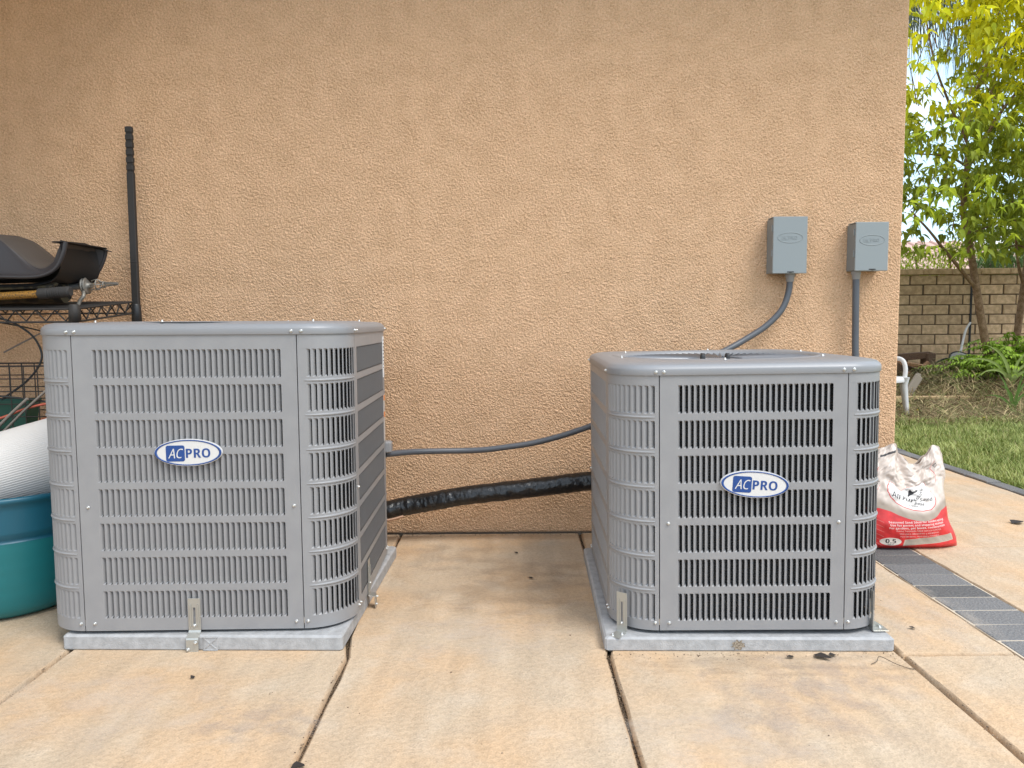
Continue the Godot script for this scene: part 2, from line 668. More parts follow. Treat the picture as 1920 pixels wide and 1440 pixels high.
func fit_text(called: String, t: String, m: Material, parent: Node, rect: Rect2, z: float, depth: float, lean := 0.0, bold := true) -> MeshInstance3D:
	var tm := text_mesh(t, 1.0, 1.0, bold)
	var bb := tm.get_aabb()
	var sx := rect.size.x / bb.size.x
	var sy := rect.size.y / bb.size.y
	var xf := Transform3D(Basis(Vector3(sx, 0, 0), Vector3(lean * sy, sy, 0), Vector3(0, 0, depth)), Vector3.ZERO)
	xf.origin = Vector3(rect.position.x - bb.position.x * sx - lean * sy * (bb.position.y + bb.size.y * 0.5), rect.position.y - bb.position.y * sy, z)
	var st := SurfaceTool.new()
	st.append_from(tm, 0, xf)
	for k in range(1, tm.get_surface_count()):
		st.append_from(tm, k, xf)
	return put(called, st.commit(), m, parent)


func ellipse_plate(a: float, b: float, z0: float, z1: float, edge := 0.0) -> ArrayMesh:
	var m := Mb.new()
	var rings := []
	for l in [[0.985, z0], [1.0, z0 + edge], [1.0, z1 - edge], [0.985, z1]]:
		var ring := []
		for k in 56:
			var t := TAU * k / 56
			ring.append(Vector3(cos(t) * a * l[0], sin(t) * b * l[0], l[1]))
		rings.append(ring)
	m.skin(rings)
	return m.done()


func ellipse_ring(a0: float, b0: float, a1: float, b1: float, z0: float, z1: float) -> ArrayMesh:
	var m := Mb.new()
	var rings := []
	for l in [[a0, b0, z0], [a0, b0, z1], [a1, b1, z1], [a1, b1, z0]]:
		var ring := []
		for k in 56:
			var t := TAU * k / 56
			ring.append(Vector3(cos(t) * l[0], sin(t) * l[1], l[2]))
		rings.append(ring)
	m.skin(rings, true, false, false)
	return m.done()


func round_plate(rect: Rect2, r: float, z0: float, z1: float) -> ArrayMesh:
	var m := Mb.new()
	var rings := []
	for z in [z0, z1]:
		var ring := []
		for c in 4:
			var cx := rect.position.x + (rect.size.x - r if c in [0, 3] else r)
			var cy := rect.position.y + (rect.size.y - r if c in [0, 1] else r)
			for k in 5:
				var t := PI / 2 * (c + k / 4.0)
				ring.append(Vector3(cx + cos(t) * r, cy + sin(t) * r, z))
		rings.append(ring)
	m.skin(rings)
	return m.done()


func badge(parent: Node, at: Vector3, turn: float) -> void:
	var o := base("badge", at, 0.0, parent)
	o.rotation.z = turn
	tag(o, "white oval badge with blue rim and blue letters")
	put("plate", ellipse_plate(0.0975, 0.0395, 0.0, 0.009, 0.002), M.badge_white, o)
	put("rim", ellipse_ring(0.0955, 0.0372, 0.0888, 0.0342, 0.0085, 0.0100), M.badge_blue, o)
	put("letter_panel", round_plate(Rect2(-0.063, -0.0250, 0.0535, 0.0465), 0.006, 0.0085, 0.0097), M.badge_blue, o)
	fit_text("letters", "AC", M.badge_white, o, Rect2(-0.0535, -0.0155, 0.0375, 0.0275), 0.0100, 0.0009, 0.22, false)
	fit_text("letters", "PRO", M.badge_blue, o, Rect2(-0.0062, -0.0148, 0.0695, 0.0268), 0.0093, 0.0009, 0.0, true)


func strap_bracket(parent: Node, called: String, xf: Transform3D, up: float, w: float, foot: Array) -> Node3D:
	# a slotted upright with ribs; foot: points of the side profile (z out, y up) after the upright's bottom
	var o := base(called, Vector3.ZERO, 0.0, parent)
	o.transform = xf
	var m := Mb.new()
	var t := 0.0018
	var s := w * 0.09
	var sl := 0.028
	m.bevel_box(Vector3(0, up - sl / 2, 0), Vector3(w, sl, t), 0.0006)
	m.bevel_box(Vector3(0, up * 0.11, 0), Vector3(w, up * 0.22, t), 0.0006)
	for k in [-1, 1]:
		m.bevel_box(Vector3(k * (w + 2 * s) / 4, up * 0.52, 0), Vector3(w / 2 - s, up * 0.66, t * 0.9), 0.0004)
		m.bevel_box(Vector3(k * w * 0.30, up * 0.48, t), Vector3(w * 0.12, up * 0.70, 0.003), 0.001)
	put("upright", m.done(), M.galvanised, o)
	var f := Mb.new()
	for k in foot.size() - 1:
		var a := Vector3(0, foot[k].y, foot[k].x)
		var b := Vector3(0, foot[k + 1].y, foot[k + 1].x)
		var d := (b - a)
		var bs := Basis(Vector3.RIGHT, d.normalized(), Vector3.RIGHT.cross(d.normalized()))
		f.bevel_box((a + b) / 2, Vector3(w, d.length() + t, t), 0.0006, bs)
	put("foot", f.done(), M.galvanised, o)
	return o


func condenser(called: String, at: Vector3, yaw: float, roll: float, hw: float, hd: float, r: float, H: float, rows_n: int, row_top: float, h: float, pitch: float, nf: int, ml: float, mr: float, hole: float, seed_: int) -> Node3D:
	var u := base(called, at, yaw)
	u.rotation.z = roll
	var segs := outline(hw, hd, r)
	var rows := []
	for k in rows_n:
		rows.append(H - row_top - h - k * pitch)
	rows.reverse()
	var screw := screw_mesh()
	var gap := 0.0014
	var names := ["front_panel", "corner_panel", "side_panel", "corner_panel", "rear_panel", "corner_panel", "side_panel", "corner_panel"]
	for k in 8:
		var g: Seg = segs[k]
		var n := nf
		var a := ml
		var b := g.length - mr
		if g.arc:
			n = 11 if nf > 30 else 10
			a = 0.021
			b = g.length - 0.013
		elif k != 0:
			a = 0.03
			b = g.length - 0.03
			n = int((b - a) / 0.0165)
		var p := (b - a) / n
		var bar := p * 0.21
		var panel := put(names[k], sheet(g, H, rows, h, n, a, p, bar, gap, g.arc), M.unit_paint, u)
		var lm := louver_mesh(p, bar, p * (0.14 if g.arc else 0.29 if k == 0 else 0.45), p * (0.50 if g.arc else 0.65 if k == 0 else 0.42), h)
		if k == 0 or (k == 7 and nf < 30):      # the rest, seen smaller, is joined
			for y in rows:
				for i in n:
					var sm := a + (i + 0.5) * p
					var bs := g.frame(sm)
					put("louver", lm, M.unit_paint, panel, Transform3D(bs, g.at(sm, y) - bs.x * p / 2))
		else:
			var st := SurfaceTool.new()
			for y in rows:
				for i in n:
					var sm := a + (i + 0.5) * p
					var bs := g.frame(sm)
					st.append_from(lm, 0, Transform3D(bs, g.at(sm, y) - bs.x * p / 2))
			tag(put("louvers", st.commit(), M.unit_paint, panel), "", "", "", "stuff")
		# screws of the panel
		var spots := []
		if k == 0:
			for s in [0.028, g.length - 0.022]:
				spots.append([s, 0.022]); spots.append([s * 0.9 if s < 0.1 else s + 0.002, H * 0.425])
		elif g.arc:
			spots = [[0.012, 0.022], [g.length - 0.012, 0.022]]
		else:
			spots = [[0.012, 0.022], [g.length - 0.012, 0.022], [0.012, H * 0.45]]
		for s in spots:
			put("screw", screw, M.zinc, panel, Transform3D(g.frame(s[0]), g.at(s[0], s[1], 0.0002)))
		if g.arc or k == 0:      # the small bright tab that shows in the seam at the bottom
			var tb := Mb.new()
			tb.box(g.at(0.0, 0.024, -0.0045), Vector3(0.004, 0.018, 0.004), g.frame(0.0))
			put("seam_tab", tb.done(), M.zinc, panel)

	# the coil: a ribbed wall of thin horizontal tubes behind the louvers, and an added black box within it against light leaks
	var rings := []
	var y := 0.012
	while y < H - 0.01:
		rings.append(loop_at(segs, -0.030, y, 5)); rings.append(loop_at(segs, -0.0275, y + 0.0022, 5)); rings.append(loop_at(segs, -0.030, y + 0.0044, 5)); rings.append(loop_at(segs, -0.034, y + 0.0066, 5))
		y += 0.0085
	var cm := Mb.new()
	cm.skin(rings, true, false, false)
	put("coil", cm.done(), M.coil, u)
	var sh := Mb.new()
	sh.skin([loop_at(segs, -0.045, 0.008, 4), loop_at(segs, -0.045, H - 0.13, 4)])
	put("added_light_block", sh.done(), M.unit_dark, u)
	var bp := Mb.new()
	bp.skin([loop_at(segs, -0.012, -0.001, 6), loop_at(segs, -0.012, 0.010, 6)])
	put("base_pan", bp.done(), M.unit_dark, u)
	for sx in [-1, 1]:
		for sz in [-1, 1]:
			var ft := Mb.new()
			ft.bevel_box(Vector3(sx * (hw - 0.16), -0.0055, sz * (hd - 0.16)), Vector3(0.07, 0.009, 0.07), 0.002)
			put("foot", ft.done(), M.black_plastic, u)

	# the lid: rolled rim, flat top with a round venturi
	var lid := Mb.new()
	var prof := [[0.0005, -0.001], [0.0036, -0.001], [0.0040, 0.0005], [0.0040, 0.0145], [0.0033, 0.0175], [0.0015, 0.0205], [-0.006, 0.0275], [-0.0085, 0.0292], [-0.012, 0.0305], [-0.022, 0.0330], [-0.034, 0.0350]]
	var lr := []
	for q in prof:
		lr.append(loop_at(segs, q[0], H + q[1], 10))
	var dir := []
	for v: Vector3 in lr[-1]:
		dir.append(Vector3(v.x, 0, v.z).normalized())
	for q in [[hole + 0.018, 0.0356], [hole + 0.015, 0.0345], [hole + 0.011, 0.0368], [hole + 0.004, 0.0380], [hole - 0.004, 0.0376], [hole - 0.010, 0.0345], [hole - 0.017, 0.027], [hole - 0.023, 0.014], [hole - 0.028, -0.02], [hole - 0.028, -0.10]]:
		var ring := []
		for d in dir:
			ring.append(d * q[0] + Vector3(0, H + q[1], 0))
		lr.append(ring)
	lid.skin(lr, true, false, false)
	var lo := put("lid", lid.done(), M.unit_lid, u)
	for k in 8:
		var g: Seg = segs[k]
		if not g.arc:
			continue
		for e in [[k, -0.014 if k == 1 else 0.010], [k, 0.014], [k, g.length - 0.010], [k, g.length + 0.004]]:
			var s: float = e[1]
			if s < 0:
				var f: Seg = segs[k - 1]
				put("screw", screw, M.zinc, lo, Transform3D(f.frame(f.length + s), f.at(f.length + s, H + 0.009, 0.0040)))
			elif s > g.length:
				var f: Seg = segs[(k + 1) % 8]
				put("screw", screw, M.zinc, lo, Transform3D(f.frame(s - g.length + 0.008), f.at(s - g.length + 0.008, H + 0.009, 0.0040)))
			else:
				put("screw", screw, M.zinc, lo, Transform3D(g.frame(s), g.at(s, H + 0.009, 0.0040)))
	for k in 6:                              # guard screws standing on the top
		var a := TAU * (k + 0.35) / 6
		put("screw", screw, M.zinc, lo, Transform3D(Basis(Vector3.RIGHT, -PI / 2), Vector3(cos(a), 0, -sin(a)) * (hole + 0.022) + Vector3(0, H + 0.0366, 0)))

	var hy := 0.020 if H < 0.8 else 0.014
	# fan guard: vanes from the rim to the hub plate, two rings
	var gd := Mb.new()
	var nv := 84
	for k in nv:
		var a := TAU * k / nv
		var d := Vector3(cos(a), 0, -sin(a))
		var e := Vector3(-sin(a), 0, -cos(a))
		var pa := d * 0.090 + e * 0.0 + Vector3(0, H + hy - 0.002, 0)
		var pb := d * (hole - 0.012) + e * 0.055 + Vector3(0, H + 0.023, 0)
		var ax := (pb - pa).normalized()
		var tilt := Basis(ax, 0.62) * Basis(ax, ax.cross(e).normalized(), ax.cross(ax.cross(e).normalized()).normalized())
		gd.box((pa + pb) / 2, Vector3((pb - pa).length(), 0.013, 0.0016), tilt)
	tag(put("guard_vanes", gd.done(), M.guard_wire, u), "", "", "", "stuff")
	for q in [[0.092, hy - 0.002], [hole * 0.62, 0.020], [hole - 0.014, 0.025]]:
		var rg := Mb.new()
		var pts := []
		for k in 61:
			var a := TAU * k / 60
			pts.append(Vector3(cos(a) * q[0], H + q[1], -sin(a) * q[0]))
		rg.tube(pts, 0.0022, 6, false)
		put("guard_ring", rg.done(), M.guard_wire, u)
	var hb := Mb.new()
	hb.lathe([Vector2(0.001, H + hy - 0.012), Vector2(0.096, H + hy - 0.012), Vector2(0.098, H + hy - 0.008), Vector2(0.093, H + hy - 0.002), Vector2(0.080, H + hy - 0.0005), Vector2(0.0005, H + hy)], 40)
	var hub := put("hub_plate", hb.done(), M.unit_lid, u)
	for k in 4:
		var a := TAU * k / 4 + 0.55
		var sd := Mb.new()
		sd.lathe([Vector2(0.0085, 0), Vector2(0.0085, 0.016), Vector2(0.006, 0.0195), Vector2(0.0004, 0.020)], 12, Transform3D(Basis(), Vector3(cos(a) * 0.058, H + hy - 0.001, -sin(a) * 0.058)))
		put("stud", sd.done(), M.black_plastic, hub)
	for k in 4:
		var bl := Mb.new()
		bl.flat()
		var a := TAU * k / 4 + 0.2
		var b4 := Basis(Vector3.UP, a)
		var c0 := b4 * Vector3(0.07, H - 0.075, -0.06)
		var c1 := b4 * Vector3(hole - 0.04, H - 0.085, -0.14)
		var c2 := b4 * Vector3(hole - 0.04, H - 0.045, 0.14)
		var c3 := b4 * Vector3(0.07, H - 0.055, 0.06)
		bl.quad(c0, c3, c2, c1)
		put("fan_blade", bl.done(), M.fan_blade, u)
	return u


func build_units() -> void:
	# the large one on the left
	var u := condenser("air_conditioner", Vector3(-0.9456, 0.055, 0.7671), 0.02, -0.0027, 0.458, 0.4335, 0.139, 0.8666, 8, 0.042, 0.0815, 0.1008, 33, 0.0526, 0.0466, 0.40, 1)
	tag(u, "taller grey air conditioner with eight rows of closed louvers beside the teal tub", "air conditioner", "louvered air conditioners against the stucco wall")
	badge(u, Vector3(0.003, 0.528, 0.4335), 0.008)
	var b := strap_bracket(u, "bracket", Transform3D(Basis(), Vector3(0.0, -0.002, 0.4365)), 0.098, 0.036, [Vector2(0.0, 0.002), Vector2(0.004, -0.004), Vector2(0.0215, -0.0135), Vector2(0.0235, -0.018), Vector2(0.0245, -0.0530)])
	var sc := screw_mesh()
	for q in [Vector3(0.0, 0.016, 0.001), Vector3(0.010, -0.026, 0.0255), Vector3(-0.012, -0.046, 0.0255)]:
		put("screw", sc, M.zinc, b, Transform3D(Basis.from_scale(Vector3.ONE * 1.1), q))
	var side := Basis(Vector3(0, 0, -1), Vector3.UP, Vector3(1, 0, 0))
	var b2 := strap_bracket(u, "bracket", Transform3D(side, Vector3(0.4605, -0.008, 0.135)), 0.120, 0.036, [Vector2(0.0, 0.002), Vector2(0.003, 0.0), Vector2(0.020, -0.0015), Vector2(0.022, -0.04)])
	for q in [Vector3(0, 0.04, 0.001), Vector3(0.008, -0.01, 0.023), Vector3(-0.008, -0.03, 0.023)]:
		put("screw", sc, M.zinc, b2, Transform3D(Basis(), q))
	# stickers and the cable entry on the rear corner post
	var lab := Mb.new()
	lab.box(Vector3(0.4590, 0.768, -0.2805), Vector3(0.0016, 0.155, 0.027))
	put("rating_label", lab.done(), M.label_white, u)
	for k in 9:
		var ln := Mb.new()
		ln.box(Vector3(0.4598, 0.832 - k * 0.013, -0.2805), Vector3(0.0016, 0.003, 0.021 - 0.003 * (k % 3)))
		put("print_line", ln.done(), M.label_ink, u)
	var wl := Mb.new()
	wl.box(Vector3(0.4590, 0.535, -0.2805), Vector3(0.0016, 0.175, 0.027))
	put("warning_label", wl.done(), M.label_tan, u)
	for k in [0.612, 0.548]:
		var ol := Mb.new()
		ol.box(Vector3(0.4598, k, -0.2805), Vector3(0.0016, 0.020, 0.027))
		put("warning_band", ol.done(), M.label_orange, u)
	var en := Mb.new()
	en.bevel_box(Vector3(0.452, 0.412, -0.345), Vector3(0.05, 0.045, 0.05), 0.006)
	put("cable_entry", en.done(), M.unit_paint, u)

	# the smaller one on the right
	var v := condenser("air_conditioner", Vector3(0.7005, 0.055, 0.7814), -0.0255, 0.0091, 0.400, 0.450, 0.135, 0.744, 7, 0.0286, 0.081, 0.101, 27, 0.0487, 0.0413, 0.335, 2)
	tag(v, "lower grey air conditioner with seven louver rows showing black slits beside the sand bag", "air conditioner", "louvered air conditioners against the stucco wall")
	badge(v, Vector3(0.004, 0.430, 0.450), -0.068)
	var d45 := Basis(Vector3.UP, -0.62)
	var lb := strap_bracket(v, "bracket", Transform3D(d45, Vector3(-0.372, -0.010, 0.432)), 0.118, 0.034, [Vector2(0.0, 0.002), Vector2(0.002, -0.001), Vector2(0.046, -0.0012)])
	for q in [Vector3(0, 0.026, 0.001)]:
		put("screw", sc, M.zinc, lb, Transform3D(Basis(), q))
	for q in [Vector3(0.010, 0, 0.018), Vector3(-0.010, 0, 0.038)]:
		put("screw", sc, M.zinc, lb, Transform3D(Basis(Vector3.RIGHT, -PI / 2), q))
	var rb := strap_bracket(v, "bracket", Transform3D(side, Vector3(0.356, -0.0115, 0.418)), 0.118, 0.034, [Vector2(0.0, 0.002), Vector2(0.002, -0.001), Vector2(0.046, -0.0012)])
	put("screw", sc, M.zinc, rb, Transform3D(Basis(), Vector3(0, 0.026, 0.001)))
	var gs := Mb.new()                       # triangular gusset of the right-hand foot
	gs.flat()
	for z in [0.016, 0.0148]:
		gs.tri(Vector3(z, 0.028, 0.001), Vector3(z, 0.0, 0.001), Vector3(z, 0.0, 0.045))
	put("gusset", gs.done(), M.galvanised, rb)
	for q in [Vector3(0.008, 0, 0.030)]:
		put("screw", sc, M.zinc, rb, Transform3D(Basis(Vector3.RIGHT, -PI / 2), q))

	# pads
	for spec in [["concrete-grey pad under the taller air conditioner with a square mark on its face", Vector3(-0.900, 0.0, 0.775), -0.026, Vector3(0.826, 0.0455, 0.89)], ["grey equipment pad with a brown stain under the lower air conditioner", Vector3(0.687, 0.0, 0.817), -0.0242, Vector3(0.828, 0.041, 0.875)]]:
		var pn := base("equipment_pad", spec[1], spec[2])
		tag(pn, spec[0], "pad", "equipment pads under the air conditioners")
		var s: Vector3 = spec[3]
		var pm := Mb.new()
		pm.bevel_box(Vector3(0, s.y / 2 - 0.001, 0), Vector3(s.x, s.y + 0.002, s.z), 0.006)
		put("slab", pm.done(), M.pad, pn)
		if s.y > 0.043:
			var mk := Mb.new()               # raised square with a cross, on the face
			var z := s.z / 2
			var cx := 0.026
			mk.bevel_box(Vector3(cx, 0.022, z + 0.0006), Vector3(0.043, 0.038, 0.0035), 0.0012)
			for t in [0.72, -0.72]:
				mk.bevel_box(Vector3(cx, 0.022, z + 0.0022), Vector3(0.050, 0.005, 0.004), 0.0012, Basis(Vector3(0, 0, 1), t))
			for q in [[0, 0.019, 0.043, 0.004], [0, -0.019, 0.043, 0.004]]:
				mk.bevel_box(Vector3(cx, 0.022 + q[1], z + 0.0025), Vector3(q[2], q[3], 0.004), 0.001)
			put("square_mark", mk.done(), M.pad, pn)
		else:
			var sm := Mb.new()
			sm.flat()
			var c := Vector3(-0.032, 0.020, s.z / 2 + 0.0012)
			var ring := []
			for k in 18:
				var a := TAU * k / 18
				ring.append(c + Vector3(cos(a) * 0.022, sin(a) * 0.0175, 0) * (0.8 + 0.25 * sin(k * 2.7)))
			sm.fan(ring)
			put("stain", sm.done(), M.pad_stain, pn)


# ------------------------------------------------------------------ the house and the ground
func build_setting() -> void:
	var earth := Mb.new()
	earth.flat()
	earth.quad(Vector3(-90, -0.10, 60), Vector3(-90, -0.10, -140), Vector3(140, -0.10, -140), Vector3(140, -0.10, 60))
	tag(put("ground", earth.done(), M.earth), "bare garden earth around the house", "", "", "structure")

	# stucco house: the wall with a softly rounded corner, foundation, eave and the patio cover over the left half
	var hs := base("house", Vector3(-2.0, 0, -3.0))
	tag(hs, "tan stucco house wall with rough dashed finish behind the air conditioners", "house")
	var w := Mb.new()
	var x1 := 3.716
	var ring0 := []
	var ring1 := []
	var zf := 2.9962
	var pl := [Vector2(-6.0, zf)]
	for k in 7:
		var a := PI / 2 * k / 6
		pl.append(Vector2(x1 - 0.014 + sin(a) * 0.014, zf - 0.014 + cos(a) * 0.014))
	pl.append_array([Vector2(x1, -4.0), Vector2(-6.0, -4.0)])
	for p in pl:
		ring0.append(Vector3(p.x, 0.004, p.y)); ring1.append(Vector3(p.x, 2.9, p.y))
	w.smooth()
	w.skin([ring0, ring1], true, true, true)
	put("wall", w.done(), M.stucco, hs)
	put("stucco_coat", stucco_coat(-0.32, 3.7145, 0.003, 2.37, 0.0030), M.stucco, hs, Transform3D(Basis(), Vector3(0, 0, 3.0)))
	var fd := Mb.new()
	fd.box(Vector3(-1.15, -0.07, -0.51), Vector3(9.68, 0.2, 6.98))
	put("foundation", fd.done(), M.foundation, hs)
	var ev := Mb.new()
	ev.box(Vector3(-1.0, 3.0, -0.5), Vector3(10.4, 0.2, 7.9))
	put("eave", ev.done(), M.soffit, hs)
	var pc := Mb.new()
	pc.box(Vector3(-3.0, 2.83, 4.45), Vector3(7.2, 0.14, 2.9))
	put("patio_cover", pc.done(), M.soffit, hs)
	var rf := Mb.new()
	rf.flat()
	rf.quad(Vector3(-6.4, 3.101, 3.6), Vector3(-6.4, 4.6, -0.5), Vector3(4.4, 4.6, -0.5), Vector3(4.4, 3.101, 3.6))
	rf.quad(Vector3(4.4, 3.101, -4.6), Vector3(4.4, 4.6, -0.5), Vector3(-6.4, 4.6, -0.5), Vector3(-6.4, 3.101, -4.6))
	put("roof", rf.done(), M.far_roof, hs)

	# patio: separate slabs with dark joints
	var pt := base("patio")
	tag(pt, "tan concrete patio slabs in front of the stucco wall", "", "", "structure")
	var bed := Mb.new()
	bed.box(Vector3(-1.0, -0.06, 2.0), Vector3(7.6, 0.085, 8.4))
	put("joint_bed", bed.done(), M.joint_dirt, pt)
	var g := 0.006
	# x0, x1, z0, z1
	var far := 5.6
	for s in [[-4.6, -3.0, 0.006, far], [-3.0, -2.15, 0.006, far], [-2.15, -1.304, 0.006, far], [-1.304, -0.476, 0.006, far], [-0.476, 0.270, 0.006, far], [0.270, 1.102, 0.006, far], [1.102, 1.432, 0.006, 1.28], [1.102, 1.432, 1.28, far]]:
		slab(pt, s, g)
	for s in [[1.656, 2.745, 1.30, 3.2], [1.656, 2.745, 3.2, far], [1.656, 2.745, 0.262, 1.30], [1.725, 2.745, -0.112, 0.262], [1.725, 2.745, -2.3, -0.112], [1.725, 2.745, -4.5, -2.3], [1.725, 2.745, -7.0, -4.5]]:
		slab(pt, s, 0.003)

	# old stains on the slabs; the pale patches paint in brighter foreground light
	for q in [[-0.05, 0.80, 0.42, 0.30, 0], [0.10, 0.55, 0.30, 0.22, 0], [0.66, 1.56, 0.30, 0.34, 1], [0.86, 1.42, 0.22, 0.24, 1], [-0.62, 1.62, 0.20, 0.14, 1], [-0.15, 1.12, 0.34, 0.26, 2], [-0.28, 0.35, 0.36, 0.30, 0], [0.72, 1.34, 0.5, 0.12, 0], [-1.05, 1.52, 0.4, 0.3, 2], [1.27, 0.9, 0.26, 0.5, 2], [0.45, 1.7, 0.3, 0.2, 2]]:
		var sm := Mb.new()
		sm.flat()
		var c := Vector3(q[0], 0.0012 + 0.0004 * q[4] + absf(q[0]) * 0.0003, q[1])
		sm.quad_uv([c + Vector3(-q[2], 0, q[3]), c + Vector3(-q[2], 0, -q[3]), c + Vector3(q[2], 0, -q[3]), c + Vector3(q[2], 0, q[3])], [Vector2(0, 1), Vector2(0, 0), Vector2(1, 0), Vector2(1, 1)])
		put("stain", sm.done(), M["stain%d" % q[4]], pt)

	# band of slate pavers that runs out from the house beside the sand bag
	var bd := base("paver_band", Vector3(1.544, 0, 0.0))
	tag(bd, "band of dark grey pavers set crosswise in the patio", "", "", "structure")
	var sb := Mb.new()
	sb.box(Vector3(0, -0.0435, 2.78), Vector3(0.222, 0.08, 5.6))
	put("sand_bed", sb.done(), M.paver_sand, bd)
	rng.seed = 5
	var pvm := []
	for k in 3:
		var pm := Mb.new()
		pm.bevel_box(Vector3.ZERO, Vector3(0.214, 0.05, 0.1115 - 0.0008 * k), 0.003)
		pvm.append(pm.done())
	var z := 0.07
	var i := 0
	while z < 5.5:
		var xf := Transform3D(Basis(Vector3.UP, rng.randf_range(-0.008, 0.008)) * Basis(Vector3(0, 0, 1), rng.randf_range(-0.006, 0.006)), Vector3(rng.randf_range(-0.003, 0.003), -0.0255 + rng.randf_range(-0.0015, 0.001), z))
		put("paver", pvm[i % 3], M["paver%d" % rng.randi_range(0, 3)], bd, xf)
		z += 0.1175
		i += 1
	# edging between the patio and the lawn
	var ed := base("lawn_edging", Vector3(2.795, 0, 0))
	tag(ed, "single row of grey edging pavers along the lawn", "", "", "structure")
	z = -6.2
	var em := Mb.new()
	em.bevel_box(Vector3.ZERO, Vector3(0.086, 0.06, 0.205), 0.004)
	var emesh := em.done()
	while z < 3.4:
		put("paver", emesh, M["paver%d" % rng.randi_range(1, 3)], ed, Transform3D(Basis(Vector3.UP, rng.randf_range(-0.012, 0.012)), Vector3(rng.randf_range(-0.004, 0.004), -0.025 + rng.randf_range(-0.002, 0.004), z)))
		z += 0.2135

	# lawn and the raised planting bed
	var lw := Mb.new()
	lw.smooth()
	lw.quad(Vector3(2.84, -0.012, 6), Vector3(2.84, -0.012, -3.9), Vector3(14, -0.012, -3.9), Vector3(14, -0.012, 6))
	tag(put("lawn", lw.done(), M.lawn_soil), "green lawn beyond the edging pavers", "", "", "structure")
	var bm := Mb.new()
	bm.smooth()
	var nx := 44
	var nz := 24
	for a in nx:
		for b in nz:
			var q := []
			for d in [[0, 1], [0, 0], [1, 0], [1, 1]]:
				var x := lerpf(1.8, 12.8, float(a + d[0]) / nx)
				var zz := lerpf(-8.12, -3.2, float(b + d[1]) / nz)
				q.append(Vector3(x, bed_y(x, zz), zz))
			bm.quad(q[0], q[1], q[2], q[3])
	tag(put("planting_bed", bm.done(), M.bed_soil), "brown planting bed sloping up to the block wall", "", "", "structure")


# the dashed finish on the part of the wall in view: a fine grid pushed in and out
func stucco_coat(x0: float, x1: float, y0: float, y1: float, step: float) -> ArrayMesh:
	var nx := int((x1 - x0) / step)
	var ny := int((y1 - y0) / step)
	var a := field(101, 150.0, 1)
	var b := field(102, 60.0, 1)
	var c := field(103, 6.0, 2)
	var v := PackedVector3Array()
	v.resize((nx + 1) * (ny + 1))
	for j in ny + 1:
		for i in nx + 1:
			var x := x0 + (x1 - x0) * i / nx
			var y := y0 + (y1 - y0) * j / ny
			var soft := 1.0 + 0.2 * c.get_noise_2d(x, y)
			var h := smoothstep(-0.55, 0.15, a.get_noise_2d(x, y)) * 0.0034 + b.get_noise_2d(x, y) * 0.0012
			var edge := minf(1.0, minf(float(nx - i), float(j)) / 2.0)
			v[j * (nx + 1) + i] = Vector3(x, y, -0.0034 + h * soft * edge)
	var ix := PackedInt32Array()
	ix.resize(nx * ny * 6)
	var k := 0
	for j in ny:
		for i in nx:
			var p := j * (nx + 1) + i
			ix[k] = p; ix[k + 1] = p + nx + 1; ix[k + 2] = p + nx + 2; ix[k + 3] = p; ix[k + 4] = p + nx + 2; ix[k + 5] = p + 1
			k += 6
	var nr := PackedVector3Array()
	nr.resize(v.size())
	var w := nx + 1
	for j in ny + 1:
		for i in w:
			var l := v[j * w + maxi(i - 1, 0)]
			var r := v[j * w + mini(i + 1, nx)]
			var d := v[maxi(j - 1, 0) * w + i]
			var u := v[mini(j + 1, ny) * w + i]
			nr[j * w + i] = (r - l).cross(u - d).normalized()
	var arr := []
	arr.resize(Mesh.ARRAY_MAX)
	arr[Mesh.ARRAY_VERTEX] = v
	arr[Mesh.ARRAY_NORMAL] = nr
	arr[Mesh.ARRAY_INDEX] = ix
	var m := ArrayMesh.new()
	m.add_surface_from_arrays(Mesh.PRIMITIVE_TRIANGLES, arr)
	return m


static func bed_y(x: float, z: float) -> float:
	var t := clampf((-3.3 - z) / 3.4, 0, 1)
	var mound := 0.20 * exp(-pow((x - 6.0) / 1.1, 2) - pow((z + 6.2) / 0.8, 2))
	return -0.03 + 0.10 * smoothstep(0, 1, t) + mound + 0.03 * sin(x * 5.1 + z * 3.3) * t + 0.02 * sin(x * 11.0 - z * 8.0) * t


